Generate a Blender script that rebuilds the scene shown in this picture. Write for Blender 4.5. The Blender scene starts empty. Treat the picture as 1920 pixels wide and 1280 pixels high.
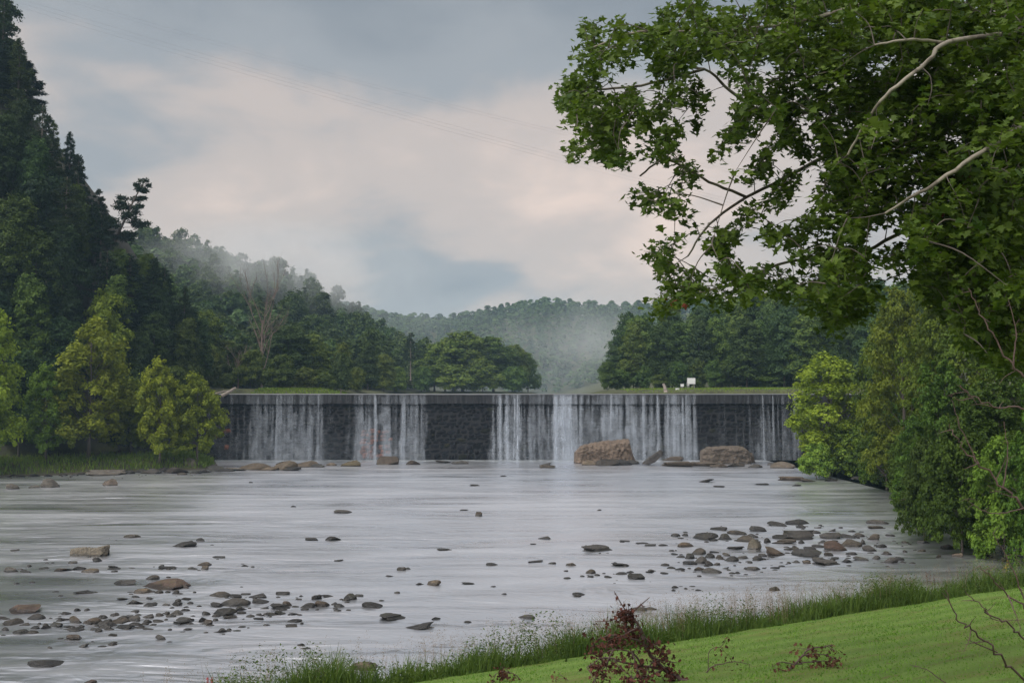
import bpy, math, random
import numpy as np
from mathutils import Vector, Matrix

# ------------------------------------------------------------------ camera, sky, sun, exposure
scene = bpy.context.scene
COL = scene.collection
F = 35.0 / 36.0 * 1920.0
CAM_Z = 10.5
PITCH = math.atan(102.0 / F)
cd = bpy.data.cameras.new('camera')
cd.lens = 35.0; cd.sensor_width = 36.0; cd.clip_start = 0.1; cd.clip_end = 6000.0
cam = bpy.data.objects.new('camera', cd)
cam.location = (0, 0, CAM_Z)
cam.rotation_euler = (math.pi / 2 + PITCH, 0, 0)
COL.objects.link(cam)
scene.camera = cam

SUN_EL, SUN_AZ = math.radians(54), math.radians(228)      # azimuth clockwise from +Y: behind the camera, a little to the left
world = bpy.data.worlds.new('World'); scene.world = world; world.use_nodes = True
wn = world.node_tree; wn.nodes.clear()
def W(t, **kw):
    n = wn.nodes.new(t)
    for k, v in kw.items(): setattr(n, k, v)
    return n
def wl(a, b): wn.links.new(a, b)
def wmath(op, a, b=None, clamp=False):
    n = W('ShaderNodeMath', operation=op, use_clamp=clamp)
    for i, v in enumerate((a, b)):
        if v is None: continue
        if isinstance(v, (int, float)): n.inputs[i].default_value = v
        else: wl(v, n.inputs[i])
    return n.outputs[0]
tc = W('ShaderNodeTexCoord')
sep = W('ShaderNodeSeparateXYZ'); wl(tc.outputs['Generated'], sep.inputs[0])
zz = wmath('ADD', wmath('ABSOLUTE', sep.outputs[2]), 0.30)
cmb = W('ShaderNodeCombineXYZ')
wl(wmath('DIVIDE', sep.outputs[0], zz), cmb.inputs[0]); wl(wmath('DIVIDE', sep.outputs[1], zz), cmb.inputs[1])
mp = W('ShaderNodeMapping'); wl(cmb.outputs[0], mp.inputs[0]); mp.inputs['Location'].default_value = (11.3, 5.1, 0.0)
n1 = W('ShaderNodeTexNoise'); n1.inputs['Scale'].default_value = 1.25; n1.inputs['Detail'].default_value = 4; n1.inputs['Roughness'].default_value = 0.5; n1.inputs['Distortion'].default_value = 0.35
wl(mp.outputs[0], n1.inputs[0])
n2 = W('ShaderNodeTexNoise'); n2.inputs['Scale'].default_value = 4.2; n2.inputs['Detail'].default_value = 6; n2.inputs['Roughness'].default_value = 0.55; n2.inputs['Distortion'].default_value = 0.3
wl(mp.outputs[0], n2.inputs[0])
bias = W('ShaderNodeValToRGB'); br = bias.color_ramp
br.interpolation = 'EASE'
for i, (p, v) in enumerate([(0.0, .55), (0.10, .57), (0.18, .63), (0.27, .59), (0.38, .30), (0.6, .47), (1.0, .52)]):
    e = br.elements[i] if i < 2 else br.elements.new(p)
    e.position = p; e.color = (v, v, v, 1)
wl(sep.outputs[2], bias.inputs[0])
t = wmath('ADD', wmath('MULTIPLY', n1.outputs[0], 1.0), wmath('MULTIPLY', n2.outputs[0], 0.44))
t = wmath('ADD', t, wmath('SUBTRACT', bias.outputs[0], 0.725))
ramp = W('ShaderNodeValToRGB'); cr = ramp.color_ramp; cr.interpolation = 'EASE'
for i, (p, c) in enumerate([(0.18, (.108, .120, .132)), (0.42, (.146, .155, .163)), (0.60, (.240, .210, .192)), (0.84, (.355, .282, .240))]):
    e = cr.elements[i] if i < 2 else cr.elements.new(p)
    e.position = p; e.color = (*c, 1)
wl(t, ramp.inputs[0])
sky = W('ShaderNodeTexSky', sky_type='NISHITA', sun_disc=False)
sky.sun_elevation = SUN_EL; sky.sun_rotation = SUN_AZ; sky.air_density = 1.2; sky.dust_density = 2.0
bg1 = W('ShaderNodeBackground'); wl(sky.outputs[0], bg1.inputs[0]); bg1.inputs[1].default_value = 0.05
bg2 = W('ShaderNodeBackground'); wl(ramp.outputs[0], bg2.inputs[0]); bg2.inputs[1].default_value = 0.78
mxs = W('ShaderNodeMixShader'); mxs.inputs[0].default_value = 0.94
wl(bg1.outputs[0], mxs.inputs[1]); wl(bg2.outputs[0], mxs.inputs[2])
wo = W('ShaderNodeOutputWorld'); wl(mxs.outputs[0], wo.inputs[0])

sd = bpy.data.lights.new('sun', 'SUN'); sd.energy = 1.5; sd.angle = math.radians(75); sd.color = (1.0, 0.955, 0.90)
sun = bpy.data.objects.new('sun', sd); COL.objects.link(sun)
sv = Vector((math.sin(SUN_AZ) * math.cos(SUN_EL), math.cos(SUN_AZ) * math.cos(SUN_EL), math.sin(SUN_EL)))
sun.rotation_euler = sv.to_track_quat('Z', 'Y').to_euler()
sun.location = (0, -40, 120)

vs = scene.view_settings
scene.display_settings.display_device = 'sRGB'
vs.view_transform = 'Standard'; vs.look = 'None'; vs.gamma = 1.0; vs.exposure = 1.7; vs.use_curve_mapping = False
cy = scene.cycles
cy.max_bounces = 6; cy.diffuse_bounces = 3; cy.glossy_bounces = 3; cy.transmission_bounces = 3
cy.transparent_max_bounces = 40; cy.volume_bounces = 1
cy.use_denoising = True
cy.volume_step_rate = 2.0

# ------------------------------------------------------------------ helpers
def at(px, py, Y):
    a = (px - 960.0) / F; b = (640.0 - py) / F
    dy = math.cos(PITCH) - b * math.sin(PITCH); dz = math.sin(PITCH) + b * math.cos(PITCH)
    return Vector((a / dy * Y, Y, CAM_Z + dz / dy * Y))
def on_z(px, py, z=0.0):
    a = (px - 960.0) / F; b = (640.0 - py) / F
    dy = math.cos(PITCH) - b * math.sin(PITCH); dz = math.sin(PITCH) + b * math.cos(PITCH)
    k = (z - CAM_Z) / dz
    return Vector((a * k, dy * k, z))

def np_mesh(name, V, faces, mats=(), attrs=None, smooth=False):
    """faces: list of int arrays, each (n, k). attrs: {name: (domain, values)}"""
    V = np.asarray(V, dtype=np.float32).reshape(-1, 3)
    if isinstance(faces, np.ndarray): faces = [faces]
    faces = [np.asarray(f, dtype=np.int32) for f in faces if len(f)]
    m = bpy.data.meshes.new(name)
    m.vertices.add(len(V)); m.vertices.foreach_set('co', V.ravel())
    tot = np.concatenate([np.full(len(f), f.shape[1], np.int32) for f in faces])
    loops = np.concatenate([f.ravel() for f in faces])
    m.loops.add(len(loops)); m.loops.foreach_set('vertex_index', loops)
    m.polygons.add(len(tot))
    start = np.concatenate([[0], np.cumsum(tot)[:-1]]).astype(np.int32)
    m.polygons.foreach_set('loop_start', start)
    try: m.polygons.foreach_set('loop_total', tot)
    except Exception: pass
    m.polygons.foreach_set('use_smooth', np.full(len(tot), smooth, dtype=bool))
    for k, (dom, val) in (attrs or {}).items():
        a = m.attributes.new(k, 'FLOAT', dom); a.data.foreach_set('value', np.asarray(val, np.float32).ravel())
    m.update(calc_edges=True)
    for mt in mats: m.materials.append(mt)
    return m
def link(name, mesh, parent=None, loc=None, rot=None, scale=None, color=None):
    o = bpy.data.objects.new(name, mesh); COL.objects.link(o)
    if parent is not None: o.parent = parent
    if loc is not None: o.location = loc
    if rot is not None: o.rotation_euler = rot
    if scale is not None: o.scale = scale
    if color is not None: o.color = (*color, 1)
    return o
def tag(o, label=None, cat=None, group=None, kind=None):
    if label: o['label'] = label
    if cat: o['category'] = cat
    if group: o['group'] = group
    if kind: o['kind'] = kind
    return o
class Acc:
    """collects pieces into one mesh"""
    def __init__(s): s.V = []; s.F = {}; s.A = {}; s.n = 0
    def add(s, V, F, tint=None):
        V = np.asarray(V, float).reshape(-1, 3)
        for f in (F if isinstance(F, list) else [F]):
            f = np.asarray(f, int)
            if len(f) == 0: continue
            s.F.setdefault(f.shape[1], []).append(f + s.n)
            tv = np.full(len(f), 0.5 if tint is None else 0.0) if (tint is None or np.isscalar(tint)) else np.asarray(tint)
            if tint is not None and np.isscalar(tint): tv = np.full(len(f), tint)
            s.A.setdefault(f.shape[1], []).append(tv)
        s.V.append(V); s.n += len(V)
    def mesh(s, name, mats=(), smooth=False):
        ks = sorted(s.F)
        return np_mesh(name, np.concatenate(s.V), [np.concatenate(s.F[k]) for k in ks], mats,
                       {'tint': ('FACE', np.concatenate([np.concatenate(s.A[k]) for k in ks]))}, smooth)
def tube(pts, rad, sides=6):
    P = np.asarray(pts, float); R = np.asarray(rad, float) * np.ones(len(P))
    T = np.gradient(P, axis=0); T /= np.linalg.norm(T, axis=1)[:, None] + 1e-9
    ref = np.array([0.31, 0.17, 0.93]) if abs(T[0] @ np.array([0.31, 0.17, 0.93])) < .9 else np.array([1., 0.1, 0])
    A = np.cross(T, ref); A /= np.linalg.norm(A, axis=1)[:, None] + 1e-9
    B = np.cross(T, A)
    ang = np.arange(sides) / sides * 2 * np.pi
    V = P[:, None, :] + R[:, None, None] * (np.cos(ang)[None, :, None] * A[:, None, :] + np.sin(ang)[None, :, None] * B[:, None, :])
    n = len(P); i = np.arange(n - 1)[:, None] * sides; j = np.arange(sides)[None, :]; j2 = (j + 1) % sides
    Q = np.stack([i + j, i + j2, i + sides + j2, i + sides + j], -1).reshape(-1, 4)
    return V.reshape(-1, 3), Q
def curve(pts, n=10, jit=0.0, rng=None):
    """Catmull-Rom through pts"""
    P = np.asarray(pts, float)
    if len(P) == 2: P = np.array([P[0], P[0] * .67 + P[1] * .33, P[0] * .33 + P[1] * .67, P[1]])
    E = np.concatenate([[2 * P[0] - P[1]], P, [2 * P[-1] - P[-2]]])
    out = []
    for k in range(1, len(E) - 2):
        for u in np.linspace(0, 1, n, endpoint=False):
            p0, p1, p2, p3 = E[k - 1], E[k], E[k + 1], E[k + 2]
            out.append(.5 * ((2 * p1) + (-p0 + p2) * u + (2 * p0 - 5 * p1 + 4 * p2 - p3) * u * u + (-p0 + 3 * p1 - 3 * p2 + p3) * u ** 3))
    out.append(P[-1]); out = np.array(out)
    if jit and rng is not None: out[1:-1] += rng.normal(0, jit, out[1:-1].shape)
    return out
def vnoise(p, seed=0, scale=1.0):
    """cheap smooth value noise, p (n,k)"""
    p = np.asarray(p, float) * scale
    out = np.zeros(len(p)); r = np.random.default_rng(seed)
    for k in range(7):
        d = r.normal(0, 1, p.shape[1]); d /= np.linalg.norm(d)
        f = r.uniform(.6, 2.4)
        out += np.sin(p @ d * f * 2.2 + r.uniform(0, 6.28) + 1.3 * np.sin(p @ r.normal(0, 1, p.shape[1]) * f)) / (0.6 + f)
    return out / 3.0

# ------------------------------------------------------------------ materials
def mat(name):
    m = bpy.data.materials.new(name); m.use_nodes = True
    nt = m.node_tree; nt.nodes.clear()
    return m, nt
class NT:
    def __init__(s, nt): s.nt = nt
    def n(s, t, ins=None, **kw):
        x = s.nt.nodes.new(t)
        for k, v in kw.items(): setattr(x, k, v)
        for k, v in (ins or {}).items():
            if hasattr(v, 'is_linked') or hasattr(v, 'links'): s.nt.links.new(v, x.inputs[k])
            else: x.inputs[k].default_value = v
        return x
    def l(s, a, b): s.nt.links.new(a, b)
    def math(s, op, a, b=0.0, clamp=False):
        x = s.n('ShaderNodeMath', {0: a, 1: b}, operation=op, use_clamp=clamp); return x.outputs[0]
    def mix(s, f, a, b, blend='MIX'):
        x = s.nt.nodes.new('ShaderNodeMix'); x.data_type = 'RGBA'; x.blend_type = blend
        for k, v in ((0, f), (6, a), (7, b)):
            if hasattr(v, 'is_linked'): s.nt.links.new(v, x.inputs[k])
            else: x.inputs[k].default_value = v if k == 0 else ((*v, 1) if len(v) == 3 else v)
        return x.outputs[2]
    def ramp(s, f, stops, interp='LINEAR'):
        x = s.nt.nodes.new('ShaderNodeValToRGB'); x.color_ramp.interpolation = interp
        for i, (p, c) in enumerate(stops):
            e = x.color_ramp.elements[i] if i < 2 else x.color_ramp.elements.new(p)
            e.position = p; e.color = (c, c, c, 1) if np.isscalar(c) else (*c, 1)
        s.nt.links.new(f, x.inputs[0]); return x.outputs[0]
    def noise(s, vec, scale, detail=3, rough=.5, dist=0.0):
        return s.n('ShaderNodeTexNoise', {'Vector': vec, 'Scale': scale, 'Detail': detail, 'Roughness': rough, 'Distortion': dist}).outputs[0]
    def mapv(s, vec, sc=(1, 1, 1), loc=(0, 0, 0), rot=(0, 0, 0)):
        return s.n('ShaderNodeMapping', {'Vector': vec, 'Scale': sc, 'Location': loc, 'Rotation': rot}).outputs[0]
    def bump(s, h, strength, dist):
        return s.n('ShaderNodeBump', {'Height': h, 'Strength': strength, 'Distance': dist}).outputs[0]
    def out(s, sh, vol=False):
        o = s.n('ShaderNodeOutputMaterial'); s.l(sh, o.inputs[1 if vol else 0])

def leaf_mat(name, dark, light, transl=0.3, rough=.55):
    m, nt = mat(name); g = NT(nt)
    ti = g.n('ShaderNodeAttribute', attribute_name='tint').outputs['Fac']
    oi = g.n('ShaderNodeObjectInfo')
    c = g.mix(ti, dark, light)
    hs = g.n('ShaderNodeHueSaturation', {'Color': c, 'Hue': g.math('ADD', g.math('MULTIPLY', oi.outputs['Random'], .03), .485),
             'Value': g.math('ADD', g.math('MULTIPLY', oi.outputs['Random'], .35), .82)}).outputs[0]
    c = g.mix(1.0, hs, oi.outputs['Color'], 'MULTIPLY')
    p = g.n('ShaderNodeBsdfPrincipled', {'Base Color': c, 'Roughness': rough, 'Specular IOR Level': .14})
    tr = g.n('ShaderNodeBsdfTranslucent', {'Color': g.mix(1.0, c, (1.2, 1.25, .7), 'MULTIPLY')})
    g.out(g.n('ShaderNodeMixShader', {0: transl, 1: p.outputs[0], 2: tr.outputs[0]}).outputs[0])
    return m
M = {}
M['leaf'] = leaf_mat('leaf_green', (.030, .055, .014), (.095, .140, .030))
M['leafdark'] = leaf_mat('leaf_dark', (.010, .024, .011), (.040, .068, .022), .2)
M['needle'] = leaf_mat('needle', (.009, .021, .012), (.032, .052, .026), .12)
M['farleaf'] = leaf_mat('far_leaf', (.026, .054, .020), (.100, .145, .045), .25)
M['sycleaf'] = leaf_mat('sycamore_leaf', (.030, .058, .012), (.110, .150, .028), .35, .45)
M['deadleaf'] = leaf_mat('dead_leaf', (.050, .022, .016), (.150, .066, .045), .15, .8)
M['blade'] = leaf_mat('grass_blade', (.050, .090, .020), (.150, .190, .055), .3)
M['seed'] = leaf_mat('seed_head', (.16, .11, .085), (.27, .20, .15), .25)

def bark_mat(name, a, b, scale=3.0, blotch=None):
    m, nt = mat(name); g = NT(nt)
    o = g.n('ShaderNodeTexCoord').outputs['Object']
    k = g.noise(g.mapv(o, (1, 1, .22)), scale * 3, 5, .65)
    c = g.mix(k, a, b)
    if blotch:
        f = g.ramp(g.noise(g.mapv(o, (1, 1, .6)), scale * 1.4, 3), [(.46, 0.), (.54, 1.)])
        c = g.mix(f, c, blotch)
    c = g.mix(1.0, c, g.n('ShaderNodeObjectInfo').outputs['Color'], 'MULTIPLY')
    p = g.n('ShaderNodeBsdfPrincipled', {'Base Color': c, 'Roughness': .85, 'Normal': g.bump(k, .6, .05)})
    g.out(p.outputs[0]); return m
M['bark'] = bark_mat('bark', (.045, .036, .030), (.12, .10, .085))
M['barkpale'] = bark_mat('bark_sycamore', (.16, .14, .115), (.34, .31, .26), 2.0, (.55, .52, .45))
M['barkdead'] = bark_mat('bark_dead', (.13, .105, .09), (.30, .26, .225))
M['twig'] = bark_mat('bark_twig', (.045, .028, .026), (.13, .082, .075))

# rock
def rock_mat(name, base, vary, moss=.25, wet=True, spec=.4):
    m, nt = mat(name); g = NT(nt)
    geo = g.n('ShaderNodeNewGeometry'); pos = geo.outputs['Position']
    oi = g.n('ShaderNodeObjectInfo')
    k1 = g.noise(g.mapv(pos, (1, 1, 2.2)), 1.6, 6, .62, .4)
    k2 = g.noise(pos, 9.0, 5, .7)
    c = g.mix(g.ramp(k1, [(.3, 0.), (.7, 1.)]), base, vary)
    c = g.mix(g.ramp(k2, [(.35, .75), (.7, .0)]), c, g.mix(1.0, c, (.35, .35, .36), 'MULTIPLY'))
    c = g.mix(1.0, c, oi.outputs['Color'], 'MULTIPLY')
    if moss:
        up = g.n('ShaderNodeSeparateXYZ', {0: geo.outputs['Normal']}).outputs[2]
        f = g.math('MULTIPLY', g.ramp(g.noise(pos, 1.1, 4, .6), [(.55, 0.), (.68, 1.)]), g.math('MULTIPLY', up, moss, True), True)
        c = g.mix(f, c, (.07, .075, .022))
    rough = .85
    if wet:
        z = g.n('ShaderNodeSeparateXYZ', {0: pos}).outputs[2]
        h = g.math('ADD', z, g.math('MULTIPLY', g.noise(pos, 3.0, 3), -.18))
        f = g.ramp(h, [(.0, 1.), (.09, 0.)])
        c = g.mix(f, c, g.mix(1.0, c, (.36, .36, .37), 'MULTIPLY'))
        rough = g.math('SUBTRACT', .85, g.math('MULTIPLY', f, .45))
    p = g.n('ShaderNodeBsdfPrincipled', {'Base Color': c, 'Roughness': rough, 'Specular IOR Level': spec, 'Normal': g.bump(g.math('ADD', k1, g.math('MULTIPLY', k2, .35)), .8, .12)})
    g.out(p.outputs[0]); return m
M['rock'] = rock_mat('river_rock', (.055, .050, .046), (.135, .122, .108))
M['damstone'] = rock_mat('dam_stone', (.004, .0045, .006), (.016, .016, .019), .35, False, .15)
M['mortar'] = rock_mat('dam_core', (.010, .010, .012), (.02, .02, .022), 0, False)

# concrete coping
m, nt = mat('coping_concrete'); g = NT(nt); M['coping'] = m
pos = g.n('ShaderNodeNewGeometry').outputs['Position']
k = g.noise(g.mapv(pos, (2.2, 2.2, .25)), 1.4, 5, .6)
c = g.mix(g.ramp(k, [(.36, 0.), (.66, 1.)]), (.006, .0065, .008), (.034, .034, .037))
p = g.n('ShaderNodeBsdfPrincipled', {'Base Color': c, 'Roughness': .6, 'Specular IOR Level': .2, 'Normal': g.bump(k, .3, .05)}); g.out(p.outputs[0])

# terrain
m, nt = mat('ground'); g = NT(nt); M['ground'] = m
geo = g.n('ShaderNodeNewGeometry'); pos = geo.outputs['Position']
k = g.noise(pos, .5, 6, .65); k2 = g.noise(pos, 3.0, 5, .7)
c = g.mix(g.ramp(k, [(.38, 0.), (.6, 1.)]), (.032, .042, .014), (.078, .095, .026))
c = g.mix(g.ramp(k2, [(.4, .6), (.65, 0.)]), c, (.035, .026, .018))
up = g.n('ShaderNodeSeparateXYZ', {0: geo.outputs['Normal']}).outputs[2]
c = g.mix(g.ramp(up, [(.55, 1.), (.75, 0.)]), c, (.045, .043, .038))
z = g.n('ShaderNodeSeparateXYZ', {0: pos}).outputs[2]
c = g.mix(g.ramp(z, [(.1, 1.), (.3, 0.)]), c, (.05, .043, .034))
p = g.n('ShaderNodeBsdfPrincipled', {'Base Color': c, 'Roughness': .95, 'Normal': g.bump(k2, .8, .15)}); g.out(p.outputs[0])

# lawn
m, nt = mat('lawn'); g = NT(nt); M['lawn'] = m
o = g.n('ShaderNodeTexCoord').outputs['Object']     # object x runs along the bank, y up the slope
kx = g.noise(g.mapv(o, (.25, 1.0, 1)), .9, 4, .6)
kf = g.noise(o, 14.0, 6, .7)
kb = g.noise(g.mapv(o, (.6, 1.0, 1)), .55, 5, .62)
sy = g.n('ShaderNodeSeparateXYZ', {0: o}).outputs[1]
st = g.math('SINE', g.math('MULTIPLY', g.math('ADD', sy, g.math('MULTIPLY', kx, .8)), 3.4))
st = g.math('ADD', g.math('MULTIPLY', st, .5), .5)
c = g.mix(st, (.100, .174, .034), (.150, .240, .052))
c = g.mix(g.ramp(kf, [(.3, .75), (.7, 0.)]), c, (.085, .135, .020))
c = g.mix(g.ramp(kb, [(.50, 0.), (.68, .65)]), c, (.130, .120, .040))
kd = g.noise(g.mapv(o, (.5, 1.6, 1), (4, 2, 0)), 1.3, 5, .65)
c = g.mix(g.ramp(kd, [(.57, 0.), (.68, .6)]), c, (.10, .062, .036))
p = g.n('ShaderNodeBsdfPrincipled', {'Base Color': c, 'Roughness': .9, 'Specular IOR Level': .2, 'Normal': g.bump(kf, .9, .05)}); g.out(p.outputs[0])

# water
def water_mat(name, body, calm):
    m, nt = mat(name); g = NT(nt)
    pos = g.n('ShaderNodeNewGeometry').outputs['Position']
    big = g.noise(g.mapv(pos, (.05, .12, 1), (3, 1, 0)), 1.0, 4, .6, .6)           # calm glides and riffles
    rif = g.ramp(big, [(.40, .22), (.60, 1.1)])
    a = g.noise(g.mapv(pos, (.20, .40, 1)), 1.0, 3, .5, 1.1)
    b = g.noise(g.mapv(pos, (.9, 1.7, 1)), 1.0, 2, .5, .6)
    h = g.math('ADD', g.math('MULTIPLY', a, .46), g.math('MULTIPLY', b, .07))
    h = g.math('MULTIPLY', h, rif)
    nrm = g.bump(h, 1.0, .95 * calm)
    st = g.noise(g.mapv(pos, (.06, .42, 1), (2, 5, 0)), 1.0, 4, .6, .6)             # long streaks left by the current
    foam = g.ramp(g.noise(g.mapv(pos, (.30, 1.3, 1), (7, 3, 0)), 1.0, 5, .7, .6), [(.56, 0.), (.80, 1.)])
    foam = g.math('MULTIPLY', foam, g.ramp(big, [(.56, 0.), (.74, .35)]))
    yy_ = g.n('ShaderNodeSeparateXYZ', {0: pos}).outputs[1]
    churn = g.math('MULTIPLY', g.ramp(g.math('DIVIDE', yy_, 164.0), [(.966, 0.), (.988, 1.)]), g.ramp(g.noise(g.mapv(pos, (.5, 1.2, 1)), 1.0, 5, .7, .5), [(.38, 0.), (.62, 1.)])) if calm > .5 else 0.0
    foam = g.math('MAXIMUM', foam, churn)
    col = g.mix(foam, body, (.50, .54, .57))
    rough = g.ramp(g.math('ADD', g.math('MULTIPLY', st, .6), g.math('MULTIPLY', big, .4)), [(.36, .18 * calm + .06), (.62, .34 * calm + .06)])
    p = g.n('ShaderNodeBsdfPrincipled', {'Base Color': col, 'Roughness': rough, 'IOR': 1.5, 'Normal': nrm})
    gl = g.n('ShaderNodeBsdfGlossy', {'Color': (.93, .945, 1.0, 1), 'Roughness': rough, 'Normal': nrm})
    fr = g.n('ShaderNodeFresnel', {'IOR': 2.6, 'Normal': nrm}).outputs[0]
    g.out(g.n('ShaderNodeMixShader', {0: g.math('MULTIPLY', g.math('ADD', g.math('MULTIPLY', fr, .3), .70, True), g.math('SUBTRACT', 1.0, foam)), 1: p.outputs[0], 2: gl.outputs[0]}).outputs[0]); return m
M['water'] = water_mat('river_water', (.070, .082, .085), 1.0)
M['lakewater'] = water_mat('lake_water', (.07, .09, .085), .3)

# falling water: thin white water, more or less of it across each ribbon
m, nt = mat('falling_water'); g = NT(nt); M['fall'] = m
den = g.n('ShaderNodeAttribute', attribute_name='dens').outputs['Fac']
pos = g.n('ShaderNodeNewGeometry').outputs['Position']
k = g.noise(g.mapv(pos, (7.0, 1.0, .35)), 1.0, 4, .65)
k2 = g.noise(g.mapv(pos, (1.3, 1.0, .8)), 1.0, 4, .6)
f = g.math('MULTIPLY', den, g.ramp(k, [(.25, .30), (.75, .80)]))
f = g.math('MULTIPLY', f, g.ramp(k2, [(.25, .45), (.65, 1.)]), True)
dif = g.n('ShaderNodeBsdfDiffuse', {'Color': (.54, .59, .66, 1)})
trl = g.n('ShaderNodeBsdfTranslucent', {'Color': (.54, .59, .66, 1)})
mx = g.n('ShaderNodeMixShader', {0: .35, 1: dif.outputs[0], 2: trl.outputs[0]})
tp = g.n('ShaderNodeBsdfTransparent')
g.out(g.n('ShaderNodeMixShader', {0: f, 1: tp.outputs[0], 2: mx.outputs[0]}).outputs[0])

def plain(name, col, rough=.6, metal=0.0):
    m, nt = mat(name); g = NT(nt)
    o = g.n('ShaderNodeTexCoord').outputs['Object']
    k = g.noise(o, 6.0, 4, .6)
    c = g.mix(k, tuple(v * .8 for v in col), tuple(min(1, v * 1.1) for v in col))
    g.out(g.n('ShaderNodeBsdfPrincipled', {'Base Color': c, 'Roughness': rough, 'Metallic': metal}).outputs[0]); return m
M['white'] = plain('white_paint', (.62, .63, .62)); M['post'] = plain('grey_post', (.20, .20, .20)); M['wire'] = plain('wire_metal', (.16, .15, .17), .5)
M['film'] = plain('crest_film', (.10, .105, .115), .5); M['red'] = plain('red_petal', (.34, .035, .045)); M['yellow'] = plain('yellow_petal', (.55, .36, .03)); M['dock'] = plain('dry_seed', (.075, .038, .024), .9)

# ------------------------------------------------------------------ terrain
EDGE0 = np.array([7.0, 38.8]); EDGE_D = np.array([.866, .5]); EDGE_N = np.array([.5, -.866])
def bank_st(x, y):
    dx, dy = x - EDGE0[0], y - EDGE0[1]
    return dx * EDGE_N[0] + dy * EDGE_N[1], dx * EDGE_D[0] + dy * EDGE_D[1]
def bank_z(s):
    return np.where(s < -3.2, np.maximum(-1.2, .45 * (s + 3.2)), np.where(s < 0, 1.2 * (s + 3.2) / 3.2, 1.2 + .2 * np.minimum(s, 55)))
def lawn_z(x, y):
    s, tt = bank_st(np.asarray(x, float), np.asarray(y, float))
    return bank_z(s)
def poly_sd(x, y, P):
    """signed distance to a polygon, negative inside"""
    x = np.asarray(x, float); y = np.asarray(y, float)
    P = np.asarray(P, float); d = np.full(x.shape, 1e18); ins = np.zeros(x.shape, bool)
    for (ax, ay), (bx, by) in zip(P, np.roll(P, -1, 0)):
        ex, ey = bx - ax, by - ay
        u = np.clip(((x - ax) * ex + (y - ay) * ey) / (ex * ex + ey * ey), 0, 1)
        d = np.minimum(d, (x - ax - u * ex) ** 2 + (y - ay - u * ey) ** 2)
        c = (ay > y) != (by > y)
        ins ^= c & (x < (bx - ax) * (y - ay) / (by - ay + 1e-12) + ax)
    d = np.sqrt(d); return np.where(ins, -d, d)
RIVER = [(-82, -60), (-80, 60), (-74, 110), (-69, 128), (-62, 132), (-55, 137), (-48, 140), (-43, 143), (-44, 150), (-50, 168), (64, 168),
         (58, 150), (52, 130), (45, 112), (39, 92), (35.5, 76), (34, 66), (32, 58), (60, 40), (60, -60)]
LAKE = [(-54, 166), (-43, 178), (-32, 183), (-28, 205), (-30, 255), (-36, 278), (-28, 288), (-10, 287), (6, 294), (10, 312), (6, 360), (-6, 440), (0, 560), (40, 700), (70, 690),
        (52, 560), (38, 440), (24, 340), (20, 262), (15.5, 204), (20, 190), (30, 178), (66, 171)]
BLUFF = [(-110, 112), (-86, 131), (-66, 148), (-55, 163), (-54, 178), (-72, 235), (-100, 310), (-520, 420), (-520, 60)]
def ss(e0, e1, v):
    u = np.clip((v - e0) / (e1 - e0), 0, 1); return u * u * (3 - 2 * u)
def terrain(x, y):
    x = np.asarray(x, float); y = np.asarray(y, float)
    d1 = poly_sd(x, y, RIVER); d2 = poly_sd(x, y, LAKE)
    lo = np.where(d1 < 0, np.maximum(-1.2, .5 * d1), np.minimum(.38 * d1, 1.3 + .05 * d1))
    hi = np.where(d2 < 0, np.maximum(8.5, 10.75 + .5 * d2), 10.75 + np.minimum(.30 * d2, .9 + .012 * d2))
    h = lo + (hi - lo) * ss(165.5, 168, y)
    db = -poly_sd(x, y, BLUFF)
    h = np.maximum(h, np.where(db > 0, 2.0 + 8.0 * ss(150, 178, y) + 95 * (1 - np.exp(-np.maximum(db, 0) * 2.3 / 95)), -5))
    # left hill behind the dam
    R = np.interp(x, [-700, -300, -164, -130, -96, -72, -53, -39, -20], [125, 96, 68, 62, 51, 37, 22, 12, 10.5])
    h = np.maximum(h, np.where(y > 240, 10.5 + (R - 10.5) * ss(265, 450, y) * (1 - .25 * ss(480, 900, y)), -5))
    # far hill
    FH = 91 + 7 * np.sin(x / 70.0) + 5 * np.sin(x / 31.0 + 1) + .02 * np.abs(x)
    h = np.maximum(h, np.where(y > 690, 10 + (FH - 10) * ss(690, 1080, y), -5))
    # right hill
    RH = np.interp(x, [30, 60, 100, 160, 400, 900], [10.5, 19, 33, 44, 70, 110])
    h = np.maximum(h, np.where(y > 190, 10.5 + (RH - 10.5) * ss(215, 380, y), -5))
    # right bank plateau
    h = np.maximum(h, np.where((x > 40), np.minimum(.35 * np.maximum(d1, 0), 9), -5))
    s, tt = bank_st(x, y)
    zn = bank_z(s) - np.where(s > 0, .35, .0)
    h = np.where(y < 75, np.maximum(np.where(s > -8, np.where(x > 34, np.maximum(zn, np.minimum(h, 3)), zn), h), np.where(s > -8, zn, h)), h)
    return h
def th(x, y): return float(terrain(np.array([x]), np.array([y]))[0])

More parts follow.
